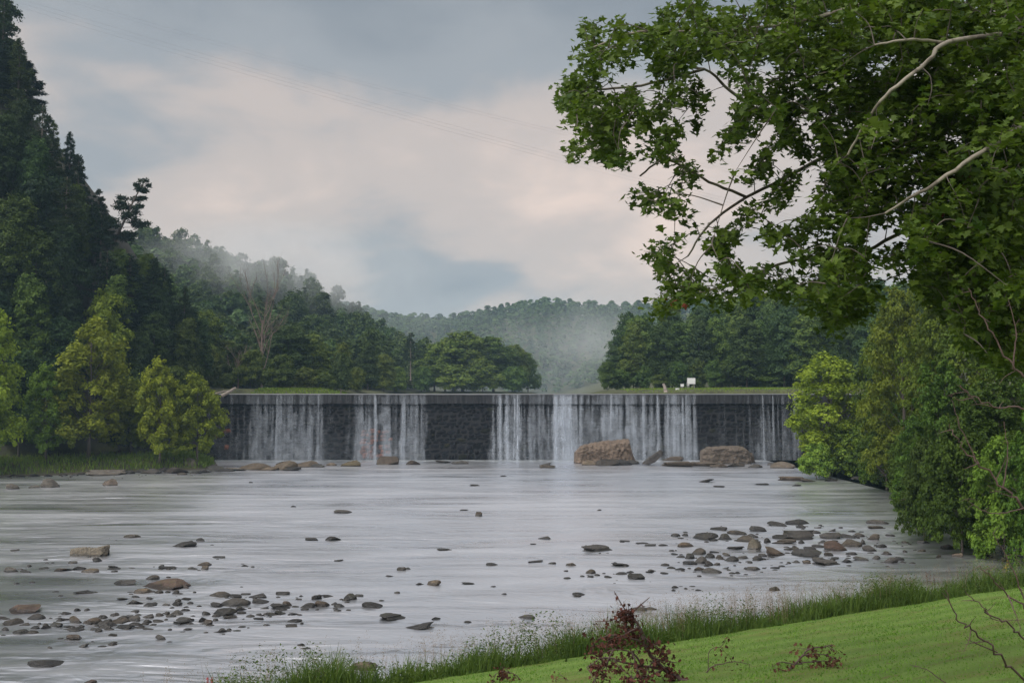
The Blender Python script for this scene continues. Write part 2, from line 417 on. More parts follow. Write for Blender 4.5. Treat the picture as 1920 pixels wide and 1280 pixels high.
def axis(lo, a, b, hi, step, nl, nh):
    L = a - (a - lo) * np.linspace(1, 0, nl, endpoint=False) ** 2
    H = b + (hi - b) * np.linspace(0, 1, nh + 1)[1:] ** 1.6
    return np.concatenate([L, np.arange(a, b, step), H])
xs = axis(-1500, -125, 110, 1500, 1.7, 34, 34); ys = axis(-300, 10, 330, 1700, 1.7, 16, 50)
X, Y = np.meshgrid(xs, ys); Z = terrain(X, Y)
Z += np.where(Z > 1.2, .12 * vnoise(np.stack([X.ravel(), Y.ravel()], 1), 3, .5).reshape(X.shape), 0) * (Y > 75)
nx, ny = len(xs), len(ys)
idx = np.arange(nx * ny).reshape(ny, nx)
Q = np.stack([idx[:-1, :-1], idx[:-1, 1:], idx[1:, 1:], idx[1:, :-1]], -1).reshape(-1, 4)
tag(link('ground', np_mesh('ground', np.stack([X, Y, Z], -1), Q, [M['ground']], smooth=True)), 'wooded banks and hills around the river', kind='structure')

def sheet(name, x0, x1, y0, y1, z, nx, ny, m, label):
    a, b = np.meshgrid(np.linspace(x0, x1, nx), np.linspace(y0, y1, ny))
    i = np.arange(nx * ny).reshape(ny, nx)
    q = np.stack([i[:-1, :-1], i[:-1, 1:], i[1:, 1:], i[1:, :-1]], -1).reshape(-1, 4)
    return tag(link(name, np_mesh(name, np.stack([a, b, np.full(a.shape, z)], -1), q, [m])), label, kind='structure')
sheet('river', -140, 110, -60, 164.9, 0.0, 12, 12, M['water'], 'shallow grey river below the dam')
sheet('lake', -70, 90, 163.72, 720, 10.86, 8, 12, M['lakewater'], 'still water held above the dam crest')
lx = np.linspace(-60, 70, 90); lip = np.stack([np.stack([lx, np.full(90, 163.72), np.full(90, 10.86)], 1), np.stack([lx, np.full(90, 163.64), np.full(90, 10.84)], 1), np.stack([lx, np.full(90, 163.61), 10.70 + .05 * vnoise(lx[:, None], 4, 1.5)], 1)])
ii = np.arange(270).reshape(3, 90)
tag(link('crest_water', np_mesh('crest_water', lip, np.stack([ii[:-1, :-1], ii[1:, :-1], ii[1:, 1:], ii[:-1, 1:]], -1).reshape(-1, 4), [M['film']], smooth=True)), 'thin film of water curling over the dam crest', kind='structure')
# lawn sheet, laid out along the bank
ts = np.arange(-45, 60, .5); sl = np.concatenate([np.arange(-.5, 32, .4), np.arange(32, 60, 2)])
T_, S_ = np.meshgrid(ts, sl)
wob = .12 * np.sin(T_ * .9) + .10 * np.sin(T_ * 2.3 + 1)
S2 = np.where(S_ < 0, S_ + wob, S_)
Zl = bank_z(S2) + .02 + .025 * vnoise(np.stack([T_.ravel(), S_.ravel()], 1), 5, .8).reshape(T_.shape)
i = np.arange(T_.size).reshape(T_.shape)
q = np.stack([i[:-1, :-1], i[1:, :-1], i[1:, 1:], i[:-1, 1:]], -1).reshape(-1, 4)
lawn = link('lawn', np_mesh('lawn', np.stack([T_, -S2, Zl], -1), q, [M['lawn']], smooth=True), loc=(EDGE0[0], EDGE0[1], 0), rot=(0, 0, math.radians(30)))
tag(lawn, 'mown green lawn sloping down to the river', kind='structure')

# ------------------------------------------------------------------ dam
rng = np.random.default_rng(11)
dam = bpy.data.objects.new('stone_dam', None); COL.objects.link(dam); dam.location = (0, 164, 0)
tag(dam, 'long dark stone dam with concrete crest across the river', 'dam')
def box_np(x0, x1, y0, y1, z0, z1, bev=0.0):
    V = np.array([(x0, y0, z0), (x1, y0, z0), (x1, y1, z0), (x0, y1, z0), (x0, y0, z1), (x1, y0, z1), (x1, y1, z1), (x0, y1, z1)], float)
    return V, np.array([(0, 3, 2, 1), (4, 5, 6, 7), (0, 1, 5, 4), (1, 2, 6, 5), (2, 3, 7, 6), (3, 0, 4, 7)])
a = Acc(); a.add(*box_np(-60, 70, .42, 4.5, -1.5, 9.24)); link('core', a.mesh('core', [M['mortar']]), dam)
def stone_proto(seed):
    r = np.random.default_rng(seed)
    n = 4; us = np.linspace(-.5, .5, n)
    gx, gz = np.meshgrid(us, us)
    e = np.maximum(np.abs(gx), np.abs(gz)) > .45
    corner = (np.abs(gx) > .45) & (np.abs(gz) > .45)
    gx = gx + r.uniform(-.07, .07, gx.shape); gz = gz + r.uniform(-.07, .07, gz.shape)
    gx = np.where(corner, gx * r.uniform(.80, .97, gx.shape), gx); gz = np.where(corner, gz * r.uniform(.80, .97, gz.shape), gz)
    gy = np.where(e, r.uniform(.0, .14, gx.shape), -r.uniform(.10, .34, gx.shape))
    front = np.stack([gx, gy, gz], -1).reshape(-1, 3)
    ring = [0, 1, 2, 3, 7, 11, 15, 14, 13, 12, 8, 4]
    back = front[ring].copy(); back[:, 1] = .75
    i = np.arange(16).reshape(4, 4)
    q = np.stack([i[:-1, :-1], i[:-1, 1:], i[1:, 1:], i[1:, :-1]], -1).reshape(-1, 4)
    k = np.arange(12); k2 = (k + 1) % 12; rg = np.array(ring)
    side = np.stack([rg[k2], rg[k], 16 + k, 16 + k2], -1)
    return np.concatenate([front, back]), np.concatenate([q, side])
SP = [stone_proto(100 + k) for k in range(10)]
SM = [np_mesh('stone', v, q_, [M['damstone']]) for v, q_ in SP]
stones = []
z = -.35
while z < 9.0:
    hgt = rng.uniform(.45, .95)
    if z + hgt > 8.9: hgt = 9.26 - z
    x = -58 + rng.uniform(0, 1)
    while x < 66:
        big = x < -41 and x > -58
        w = rng.uniform(.55, 1.75) if not big else rng.uniform(.9, 1.8)
        hh = hgt * rng.uniform(.86, 1.0)
        stones.append((x + w / 2, z + hh / 2 + rng.uniform(-.2, .2), w * rng.uniform(.85, 1.12), hh * rng.uniform(.8, 1.35), rng.uniform(.2, .8), int(rng.integers(10))))
        x += w
    z += hgt
def stone_col(x, z):
    v = rng.uniform(.4, 1.9); c = np.array([v, v * rng.uniform(.97, 1.02), v * rng.uniform(.98, 1.08)])
    if (-25 < x < -19.5 and .6 < z < 5.2 and rng.random() < .85) or (-49 < x < -46.5 and 2 < z < 6.5 and rng.random() < .7):
        c = np.array([18., 6.5, 3.0]) * rng.uniform(.5, 1.2)
    elif rng.random() < .10: c = c * np.array([1.5, 1.5, .75])
    return c
seen = [s for s in stones if -48.5 < s[0] < 46]
seen.sort(key=lambda s: -s[2] * s[3]); top300 = set(id(s) for s in seen[:300])
for s in seen[300:]:
    if (-25 < s[0] < -19.5 and .6 < s[1] < 5.2): top300.add(id(s))
top300 = set(list(top300)[:330]); rest = Acc()
for s in stones:
    cx, cz, w, hh, dp, k = s
    if id(s) in top300:
        link('stone', SM[k], dam, (cx, .42, cz), (0, 0, 0), (w, dp * 1.3, hh), stone_col(cx, cz))
    else:
        rest.add(SP[k][0] * np.array([w, dp * 1.3, hh]) + np.array([cx, .42, cz]), SP[k][1])
tag(link('masonry', rest.mesh('masonry', [M['damstone']]), dam, color=(.95, .95, 1.0)), kind='stuff')
# coping blocks
cuts = [-60, -52.5, -44.8, -37.2, -29.5, -20.6, -16.6, -9.2, -2.2, 6.1, 14.0, 21.5, 29.3, 37.6, 45.5, 53.5, 61.5, 70]
for k in range(len(cuts) - 1):
    a = Acc(); dz = [0, -.02, .015, -.01, .02][k % 5]; dy = [0, .03, -.02, .02, -.03][k % 5]
    x0, x1 = cuts[k] + .02, cuts[k + 1] - .02
    b = .05
    V = np.array([(x0, -.30 + dy, 9.27), (x0, -.30 + dy, 10.76 + dz - b), (x0, -.30 + b + dy, 10.78 + dz), (x0, 3.0, 10.78 + dz), (x0, 3.0, 9.27)])
    V2 = V.copy(); V2[:, 0] = x1
    n5 = np.arange(5)
    a.add(np.concatenate([V, V2]), [np.stack([n5, (n5 + 1) % 5, (n5 + 1) % 5 + 5, n5 + 5], -1)[:, ::-1], np.array([(0, 1, 2, 3, 4), (9, 8, 7, 6, 5)])])
    link('coping_block', a.mesh('coping_block', [M['coping']]), dam)

# water falling down the dam
def ribbon(acc, x, w0, w1, z0, z1, y0, y1, dens, r, head=.12, round_top=False):
    n = 12; m_ = 5
    u = np.linspace(0, 1, n); zz_ = z0 + (z1 - z0) * u
    cx = x + np.cumsum(r.normal(0, .03, n)); w = w0 + (w1 - w0) * u ** .7
    yy = y0 + (y1 - y0) * u ** 1.4 + r.normal(0, .02, n)
    if round_top: w = w * np.minimum(1, .55 + 2.2 * u)
    v = np.linspace(-1, 1, m_)
    V = np.stack([cx[:, None] + w[:, None] / 2 * v[None, :] * (1 + .0 * u[:, None]), yy[:, None] + .10 * (v[None, :] ** 2) * np.minimum(1, w[:, None]), zz_[:, None] - (.10 * w0 * v[None, :] ** 2 if round_top else 0) + 0 * v[None, :]], -1).reshape(-1, 3)
    along = np.minimum(1, u / head) * (1 - .15 * u)
    if round_top: along = np.minimum(1, .25 + u / .12) * (1 - .55 * u)
    D = dens * along[:, None] * (1 - np.abs(v[None, :]) ** 1.6) * r.uniform(.75, 1.1, (n, 1))
    i = np.arange(n * m_).reshape(n, m_) + acc['n']
    acc['V'].append(V); acc['D'].append(D.ravel()); acc['n'] += n * m_
    acc['F'].append(np.stack([i[:-1, :-1], i[1:, :-1], i[1:, 1:], i[:-1, 1:]], -1).reshape(-1, 4))
def px2x(px): return (px - 960) / F * 163.5
def curtain(label, x0, x1, nmain, ncas, dens, wide, seed, strong=()):
    r = np.random.default_rng(seed); acc = dict(V=[], D=[], F=[], n=0)
    a0, a1 = px2x(x0), px2x(x1)
    for k in range(nmain):
        x = r.uniform(a0, a1) + r.normal(0, .45); w = r.uniform(.08, .55) * wide ** 1.2
        d = dens * r.uniform(.35, 1.1)
        ribbon(acc, x, w, w * r.uniform(1.0, 2.2), 10.88, 9.15, -.34, -.42, d * .8, r, .05)
        if r.random() < .85:
            zb = r.choice([.02, .02, r.uniform(1, 6)])
            ribbon(acc, x + r.normal(0, .05), w * 1.2, w * r.uniform(1.6, 3.2), 9.2, zb, -.42, -.62 - r.uniform(0, .3), d, r, .02)
    for k in range(ncas):
        z0 = r.uniform(1.0, 8.0); w = r.uniform(.35, 1.1)
        ribbon(acc, r.uniform(a0, a1) + r.normal(0, .5), w, w * r.uniform(1.0, 1.7), z0, max(.02, z0 - r.uniform(1.5, 5.0)), -.30 - r.uniform(.05, .3), -.55 - r.uniform(.1, .4), dens * r.uniform(.5, 1.1), r, .1, True)
    for (p, w, d) in strong:
        for q in range(4):
            ribbon(acc, px2x(p) + r.normal(0, w * .3), w * r.uniform(.4, 1), w * r.uniform(.7, 1.3), 10.9, .02, -.36 - .05 * q, -.75 - .05 * q, d * r.uniform(.6, 1), r, .02)
    # thin veil near the foot of the fall
    nv = max(3, int((a1 - a0) / 1.6))
    for k in range(nv):
        x = a0 + (a1 - a0) * (k + r.uniform(.2, .8)) / nv
        ribbon(acc, x, 1.6, 3.2, r.uniform(4.5, 8), .02, -.7, -1.2, dens * r.uniform(.25, .5), r, .5, False)
    me = np_mesh('waterfall', np.concatenate(acc['V']), np.concatenate(acc['F']), [M['fall']], {'dens': ('POINT', np.concatenate(acc['D']))}, True)
    return tag(link('waterfall', me, loc=(0, 164, 0)), label, 'waterfall', 'water falling over the dam')
curtain('sparse veil of falling water at the tree-hidden end of the dam, beside rust stains', 395, 462, 7, 6, .30, .8, 1)
curtain('broad broken veil of water behind the long low rock ledge', 462, 610, 56, 66, .48, 1.1, 2, [(598, .3, .35), (484, .2, .6), (520, .25, .7)])
curtain('few thin trickles on dark stone between the two rust-side veils', 612, 664, 4, 3, .22, .6, 3)
curtain('veil of water with orange stained stone showing through it', 666, 800, 42, 40, .52, 1.1, 4, [(757, .5, .8), (782, .25, .5), (791, .2, .3), (705, .5, .7)])
curtain('narrow twin-edged fall beside the bare dark middle of the dam', 926, 978, 34, 10, .70, .9, 5, [(938, .5, 1.0), (970, .45, 1.0), (953, .4, .6)])
curtain('thin scattered streams between the two narrow white falls', 980, 1036, 26, 16, .42, .8, 6)
curtain('brightest narrow white sheet of water pouring over the crest', 1038, 1076, 54, 8, .9, 1.3, 7, [(1044, .9, 1.0), (1056, .9, 1.0), (1068, .8, 1.0)])
curtain('widest curtain of white water behind the big brown boulder', 1078, 1306, 105, 110, .58, 1.2, 8, [(1145, .5, .8), (1175, .7, .8), (1205, .6, .9), (1232, .5, .8), (1252, .4, .8), (1281, .6, .8), (1293, .4, .5)])
curtain('faint thin streams near the island tree end of the dam', 1404, 1500, 34, 14, .45, .7, 9, [(1430, .25, .6), (1448, .25, .6)])
curtain('bare dark stretch of crest with a few hair-thin drips beside the layered rocks', 1310, 1400, 6, 3, .22, .6, 10)

# ------------------------------------------------------------------ vegetation generators
def unit(v): return v / (np.linalg.norm(v, axis=-1, keepdims=True) + 1e-9)
def leaf_quads(C, N, size, r, aspect=.62, fold=.12):
    n = len(C); N = unit(N)
    d = unit(np.cross(N, r.normal(0, 1, (n, 3)))); b = np.cross(N, d)
    L = (size * r.uniform(.7, 1.25, n))[:, None]
    V = np.stack([C - d * L * .5, C + b * L * aspect * .5 + N * L * fold, C + d * L * .5, C - b * L * aspect * .5 + N * L * fold], 1)
    return V.reshape(-1, 3), np.arange(n * 4).reshape(n, 4)
def crown_mesh(name, lobes, ncl, nlf, clump_r, leaf, seed, material, flat=.6, up=.55, shell=(.72, 1.04)):
    r = np.random.default_rng(seed); L = np.asarray(lobes, float)
    area = (L[:, 3] * L[:, 4] + L[:, 4] * L[:, 5] + L[:, 3] * L[:, 5]); cnt = np.maximum(3, (ncl * area / area.sum())).astype(int)
    C = []; O = []
    for k, l in enumerate(L):
        d = unit(r.normal(0, 1, (cnt[k], 3))); d[:, 2] = np.where(d[:, 2] < -.55, -d[:, 2], d[:, 2])
        C.append(l[:3] + d * l[3:6] * r.uniform(shell[0], shell[1], (cnt[k], 1))); O.append(d)
    C = np.concatenate(C); O = np.concatenate(O)
    keep = np.ones(len(C), bool)
    for l in L:
        keep &= (((C - l[:3]) / l[3:6]) ** 2).sum(1) > .36
    C = C[keep]; O = O[keep]
    n = len(C); cr_ = clump_r * r.uniform(.35, 1.6, n); ct = r.uniform(0, 1, n)
    m_ = np.repeat(np.arange(n), nlf)
    off = r.normal(0, 1, (len(m_), 3)); off = unit(off) * (r.uniform(0, 1, (len(m_), 1)) ** .5)
    P = C[m_] + off * cr_[m_][:, None] * np.array([1, 1, flat])
    P[:, 2] -= .25 * (off[:, 0] ** 2 + off[:, 1] ** 2) * cr_[m_]
    N = up * np.array([0, 0, 1.]) + .45 * O[m_] + .35 * off + r.normal(0, .38, (len(m_), 3))
    V, Q = leaf_quads(P, N, np.full(len(P), leaf), r)
    tint = np.clip(.5 * ct[m_] + .5 * r.uniform(0, 1, len(m_)) + .12 * off[:, 2], 0, 1)
    return np_mesh(name, V, Q, [material], {'tint': ('FACE', tint)}), C
def trunk_mesh(name, H, r0, targets, seed, material, lean=.02, sides=7, limb_r=.35, z_first=.25, twig=False):
    r = np.random.default_rng(seed); a = Acc()
    n = 9; zs_ = np.linspace(-.6, H, n)
    P = np.stack([np.cumsum(r.normal(0, lean * H / n, n)), np.cumsum(r.normal(0, lean * H / n, n)), zs_], 1); P[:2, :2] = 0
    R = r0 * (1 - .82 * np.linspace(0, 1, n)); R[0] *= 1.5
    a.add(*tube(P, R, sides))
    for t_ in targets:
        t_ = np.asarray(t_, float)
        dist = np.hypot(t_[0], t_[1]); z0 = np.clip(t_[2] - dist * r.uniform(.5, 1.1), H * z_first, H * .97)
        u = np.interp(z0, zs_, np.arange(n)); k = int(min(u, n - 2)); b = P[k] * (1 - (u - k)) + P[k + 1] * (u - k)
        rr = r0 * limb_r * (1 - .7 * z0 / H)
        mid = b * .5 + t_ * .5 + np.array([0, 0, .12 * dist]) + r.normal(0, .05 * dist, 3)
        c = curve([b, mid, t_], 4)
        a.add(*tube(c, np.linspace(rr, rr * .18, len(c)), 5))
    return a.mesh(name, [material], True)
def lobed(H, R, base, n, seed, top=1.0, rx=.42, taper=.35):
    """irregular lobes filling a crown of height H, radius R whose foliage starts at base"""
    r = np.random.default_rng(seed); out = []
    for k in range(n):
        u = (k + .5) / n; z = base + (H - base) * (.10 + .82 * u)
        prof = R * (np.sin(np.pi * np.clip(.22 + .64 * u, 0, 1)) ** .6) * (1 - taper * u)
        a = k * 2.4 + r.uniform(-.5, .5); q = prof * r.uniform(.35, .72)
        s = R * rx * r.uniform(.75, 1.25) * (1 - .25 * u)
        out.append((q * math.cos(a), q * math.sin(a), min(z, H - s * .55), s, s * r.uniform(.85, 1.15), s * r.uniform(.65, .9)))
    out.append((r.uniform(-.1, .1) * R, r.uniform(-.1, .1) * R, H - R * rx * .5, R * rx * .8, R * rx * .8, R * rx * .7))
    return out
PROTO = {}
def broadleaf(key, H, R, base, nl, seed, leafm, barkm, ncl, nlf, clump, leaf, r0=.22, **kw):
    lb = lobed(H, R, base, nl, seed, **{k: v for k, v in kw.items() if k in ('rx', 'taper')})
    cm, C = crown_mesh('crown', lb, ncl, nlf, clump, leaf, seed + 1, M[leafm], flat=kw.get('flat', .6), up=kw.get('up', .55), shell=kw.get('shell', (.58, 1.2)))
    r = np.random.default_rng(seed)
    tg = [l[:3] for l in lb] + [C[i] for i in r.choice(len(C), min(len(C), 40), False)]
    tm = trunk_mesh('trunk', H * .86, r0, tg, seed + 2, M[barkm], z_first=kw.get('z_first', .25))
    PROTO[key] = (H, R, tm, cm)
broadleaf('syc1', 15, 6.0, .9, 26, 21, 'leaf', 'bark', 470, 56, .66, .40, rx=.28, taper=.2, flat=.8, shell=(.5, 1.3))
broadleaf('syc2', 13, 5.0, .8, 22, 22, 'leaf', 'bark', 400, 54, .62, .40, rx=.28, taper=.15, flat=.85, shell=(.5, 1.35))
broadleaf('oak1', 18, 6.5, 2.5, 16, 23, 'leafdark', 'bark', 560, 60, 1.0, .42)
broadleaf('oak2', 17, 5.5, 1.5, 15, 24, 'leafdark', 'bark', 500, 60, .95, .42, taper=.6)
broadleaf('mid1', 17, 6.0, .3, 19, 25, 'farleaf', 'bark', 420, 46, 1.1, .55)
broadleaf('mid2', 18, 5.0, 1.0, 17, 26, 'farleaf', 'bark', 400, 46, 1.0, .55, taper=.5)
broadleaf('bush', 6, 4.0, .2, 9, 27, 'farleaf', 'bark', 300, 44, .65, .38, r0=.08)
broadleaf('big1', 18, 7.5, .8, 26, 28, 'leaf', 'bark', 900, 50, .62, .37, r0=.3, rx=.29, shell=(.45, 1.35))
broadleaf('big2', 12, 6.5, .2, 22, 29, 'leaf', 'bark', 820, 48, .52, .33, r0=.2, rx=.30, shell=(.45, 1.35))
broadleaf('hang', 6, 4.6, -.3, 12, 30, 'leaf', 'bark', 520, 46, .45, .30, r0=.12, rx=.34, shell=(.5, 1.3))

def pine_mesh(seed, H=20, R=4.5, z0=.35, bare=0.0, dens=1.0, droop=.12, lean=(0, 0), step=1.0):
    r = np.random.default_rng(seed); a = Acc(); C = []; N = []; D = []
    n = 10; zs_ = np.linspace(-.5, H, n)
    bend = np.stack([lean[0] * (zs_ / H) ** 1.4, lean[1] * (zs_ / H) ** 1.4], 1)
    P = np.concatenate([bend + np.cumsum(r.normal(0, .05, (n, 2)), 0), zs_[:, None]], 1)
    a.add(*tube(P, .26 * (1 - .9 * np.linspace(0, 1, n)) + .02, 7))
    z = H * (z0 - bare)
    while z < H * .985:
        u = (z - H * z0) / (H * (1 - z0)); dead = u < 0
        ln = R * ((1 - max(u, 0)) ** .75) * (.45 + .55 * min(1, max(u, 0) * 4 + .4))
        base = np.array([np.interp(z, zs_, P[:, 0]), np.interp(z, zs_, P[:, 1]), z])
        for k in range(int(r.integers(3, 6))):
            an = r.uniform(0, 6.28); l = ln * r.uniform(.45, 1.15)
            if dead: l *= .6
            e = base + np.array([math.cos(an) * l, math.sin(an) * l, l * r.uniform(-.05, .28) - droop * l])
            m_ = base * .5 + e * .5 + np.array([0, 0, -.06 * l])
            c = curve([base, m_, e], 3); a.add(*tube(c, np.linspace(.05, .012, len(c)), 4))
            if dead: continue
            nt = int(max(3, l * 7 * dens))
            uu = r.uniform(.25, 1.0, nt) ** .7
            q = np.stack([np.interp(uu * (len(c) - 1), np.arange(len(c)), c[:, j]) for j in range(3)], 1)
            side = unit(np.cross(e - base, [0, 0, 1.]))
            q += side * r.normal(0, .22 * l ** .5, (nt, 1)) + np.array([0, 0, .06])
            C.append(q); D.append(np.tile(unit(e - base), (nt, 1)))
        z += r.uniform(.45, .85) * H / 20 * step
    C = np.concatenate(C); D = np.concatenate(D)
    k = 9; m_ = np.repeat(np.arange(len(C)), k); nn = len(m_)
    d = unit(D[m_] * .7 + r.normal(0, .7, (nn, 3)) + np.array([0, 0, .25])); L = r.uniform(.28, .6, nn)[:, None]
    b = unit(np.cross(d, r.normal(0, 1, (nn, 3)))) * .085
    p = C[m_] + r.normal(0, .14, (nn, 3))
    V = np.stack([p - b, p + d * L * .5 + b * .9, p + d * L, p + d * L * .5 - b * .9], 1).reshape(-1, 3)
    crown = np_mesh('crown', V, np.arange(nn * 4).reshape(nn, 4), [M['needle']], {'tint': ('FACE', r.uniform(0, 1, nn))})
    return a.mesh('trunk', [M['barkdead'] if bare else M['bark']], True), crown
for k, (key, kw) in enumerate({'pine1': dict(dens=1.4, z0=.25), 'pine2': dict(z0=.55, bare=.4, dens=.9), 'pine3': dict(R=3.8, z0=.15, dens=1.5, droop=.25), 'pinelean': dict(H=13, R=4.6, z0=.22, dens=1.6, droop=.0, lean=(4.6, 0), step=2.3)}.items()):
    tm, cm = pine_mesh(60 + k, **kw); PROTO[key] = (kw.get('H', 20), kw.get('R', 4.5), tm, cm)

TREES = 0
NTH = ['first', 'second', 'third', 'fourth', 'fifth', 'sixth', 'seventh', 'eighth', 'ninth', 'tenth', 'eleventh', 'twelfth', 'thirteenth', 'fourteenth', 'fifteenth', 'sixteenth', 'seventeenth', 'eighteenth', 'nineteenth', 'twentieth']
def nth_label(pxs, fmt):
    order = sorted(range(len(pxs)), key=lambda i: pxs[i]); rk = {i: k for k, i in enumerate(order)}
    return [fmt % NTH[rk[i]] for i in range(len(pxs))]
def tree(key, x, y, H, R, label, name='tree', cat='tree', group=None, color=(1, 1, 1), rot=None, sink=0.15, z=None):
    global TREES; TREES += 1
    pH, pR, tm, cm = PROTO[key]
    e = bpy.data.objects.new(name, None); COL.objects.link(e)
    e.location = (x, y, (th(x, y) if z is None else z) - sink); e.rotation_euler = (0, 0, TREES * 2.1 if rot is None else rot)
    e.scale = (R / pR, R / pR, H / pH)
    link('trunk', tm, e); link('crown', cm, e, color=color)
    return tag(e, label, cat, group)
def tree_px(key, px, top, Y, wpx, label, min_h=4, **kw):
    max_h = kw.pop('max_h', None)
    for k in range(60):
        p = at(px, top, Y); g0 = th(p.x, Y); H = max(min_h, p.z - g0)
        if max_h is None or H <= max_h: break
        Y += .7
    return tree(key, p.x, Y, H, wpx * Y / F / 2, label, **kw)

# ------------------------------------------------------------------ trees of the left bank and bluff
YG = (2.9, 2.45, 1.1); OL = (1.35, 1.15, .75); DK = (.85, .95, 1.0); GR = (1.25, 1.25, 1.0)
tree_px('syc1', -32, 572, 129, 185, 'yellow-green sycamore cut off by the left edge of the picture', name='sycamore_tree', color=YG)
tree_px('syc1', 172, 606, 141, 205, 'tallest yellow-green sycamore on the grassy left bank, low branches over the rocks', name='sycamore_tree', color=YG)
tree_px('syc2', 200, 548, 156, 120, 'yellow-green round crown rising behind the tall bank sycamore', name='sycamore_tree', color=(2.4, 2.1, 1.1))
tree_px('syc2', 303, 680, 142, 112, 'small slim yellow-green sycamore second from the dam on the left bank', name='sycamore_tree', color=(3.1, 2.55, 1.0))
tree_px('syc2', 372, 706, 145, 108, 'olive sycamore leaning over the rocks in front of the dam end', name='sycamore_tree', color=(2.5, 2.0, .85), rot=1.2)
tree_px('syc2', 248, 715, 147, 90, 'yellow-green sapling between the tallest sycamore and the small slim one', name='sycamore_tree', color=(2.2, 1.95, .95))
tree_px('syc2', 90, 690, 137, 100, 'mid-green young sycamore between the tallest one and the left picture edge', name='sycamore_tree', color=(1.7, 1.65, .85))
sk = [('oak2', -25, -70, 158, 130), ('pine3', 12, -5, 160, 80), ('pine3', 34, 70, 162, 80), ('oak1', 40, 190, 164, 70), ('pine1', 100, 225, 166, 60), ('pine3', 130, 245, 168, 55), ('oak1', 70, 265, 160, 90), ('oak1', 140, 350, 162, 90), ('pine3', 178, 385, 164, 70),
      ('oak1', 275, 478, 168, 75), ('pine3', 312, 500, 170, 75), ('pine1', 348, 535, 172, 65), ('oak1', 222, 470, 163, 80), ('oak1', 10, 220, 154, 110), ('oak2', 215, 520, 158, 100),
      ('oak1', 120, 425, 155, 110), ('oak1', 290, 590, 163, 100), ('oak2', 348, 600, 165, 85), ('oak1', 262, 630, 158, 95), ('oak2', 60, 520, 148, 110), ('oak1', 120, 600, 148, 120), ('oak2', 250, 700, 152, 100),
      ('oak1', 330, 690, 158, 90), ('oak2', 40, 660, 142, 110), ('oak1', 90, 720, 145, 110), ('oak2', 225, 760, 149, 90), ('oak2', 378, 600, 176, 60)]
for k, (key, px, top, Y, w) in enumerate(sk):
    tree_px(key, px, top, Y, w, 'dark green broadleaf tree packed into the steep left bluff', name='bluff_tree', group='dark trees covering the left bluff', color=((1.0, 1.1, 1.0), (1.5, 1.5, 1.1), (2.3, 2.0, 1.1), (1.2, 1.25, 1.0), (2.9, 2.4, 1.2))[k % 5], min_h=9, max_h=17)
tree_px('oak1', 30, 375, 150, 150, 'mid-green crown among the dark bluff trees at the left picture edge', name='bluff_tree', color=(2.1, 1.9, .9), min_h=9, max_h=17)
tree_px('oak2', 70, 432, 147, 120, 'olive-green crown just below the bare-trunked pine on the bluff', name='bluff_tree', color=(1.75, 1.6, .8), min_h=9, max_h=17)
r5 = np.random.default_rng(77)
for k in range(44):
    px = r5.uniform(-40, 380); Y = r5.uniform(146, 182)
    p = at(px, 600, Y)
    if poly_sd(np.array([p.x]), np.array([Y]), BLUFF)[0] > -2: continue
    hgt = r5.uniform(10, 16); top_py = 742 - (th(p.x, Y) + hgt - CAM_Z) / Y * F
    if top_py < np.interp(px, [-40, 50, 75, 150, 200, 270, 330, 390], [-60, 40, 215, 285, 395, 470, 520, 590]) + 25: continue
    tree(['oak1', 'oak2', 'pine3'][k % 3], p.x, Y, hgt, r5.uniform(3.5, 5), 'dark green broadleaf tree packed into the steep left bluff', name='bluff_tree', group='dark trees covering the left bluff', color=DK)
tree_px('pine2', 125, 330, 158, 100, 'pine with pale bare lower trunk standing on the bluff', name='pine_tree', color=(1.5, 1.4, 1.0), min_h=12, max_h=20)
tree_px('pine2', 80, 195, 160, 85, 'topmost thin pine with pale trunk high on the bluff', name='pine_tree', color=(1.3, 1.2, 1.0), min_h=12, max_h=20)
tree_px('pine1', 150, 290, 164, 85, 'dark pine on the bluff skyline above the leaning pine', name='pine_tree', min_h=12, max_h=20)
tree_px('pine3', 290, 480, 166, 85, 'drooping dark conifer at the lower end of the bluff skyline', name='pine_tree', min_h=12, max_h=20)
tree_px('pine3', 205, 470, 160, 120, 'dense drooping conifer below the leaning pine', name='pine_tree', min_h=12, max_h=20)
tree_px('pinelean', 212, 330, 160, 120, 'leaning pine with tiered branches standing out against the sky', name='pine_tree', rot=0.0, min_h=10, max_h=14)

tree_px('pine1', 185, 372, 166, 70, 'slim dark pine just left of the leaning pine', name='pine_tree', min_h=12, max_h=20)
tree_px('pine2', 190, 430, 164, 75, 'thin pine directly below the leaning pine', name='pine_tree', min_h=12, max_h=20)
# ------------------------------------------------------------------ trees behind the dam
lst = [('bush', 355, 640, 186, 70), ('bush', 395, 655, 184, 70), ('bush', 440, 650, 190, 80), ('mid1', 385, 585, 205, 100), ('mid1', 432, 640, 205, 90), ('bush', 470, 660, 188, 70), ('mid1', 540, 612, 205, 120), ('mid1', 590, 628, 210, 90),
       ('bush', 525, 668, 186, 70), ('bush', 575, 690, 188, 60), ('bush', 640, 665, 190, 60), ('mid2', 640, 645, 212, 55), ('bush', 610, 700, 187, 50), ('bush', 668, 690, 200, 50), ('mid2', 690, 640, 240, 55), ('mid1', 720, 665, 255, 60), ('bush', 425, 700, 180, 50), ('mid2', 335, 600, 215, 80)]
LB = nth_label([q[1] for q in lst], '%s bushy tree from the left on the shore behind the dam, left of the lake')
for k, (key, px, top, Y, w) in enumerate(lst):
    tree_px(key, px, top, Y, w, LB[k], name='shore_tree', group='trees on the left shore behind the dam', color=((1.25, 1.15, .8), (1.6, 1.35, .9), (.9, .95, .9), (1.8, 1.5, .9))[k % 4], min_h=2.5)
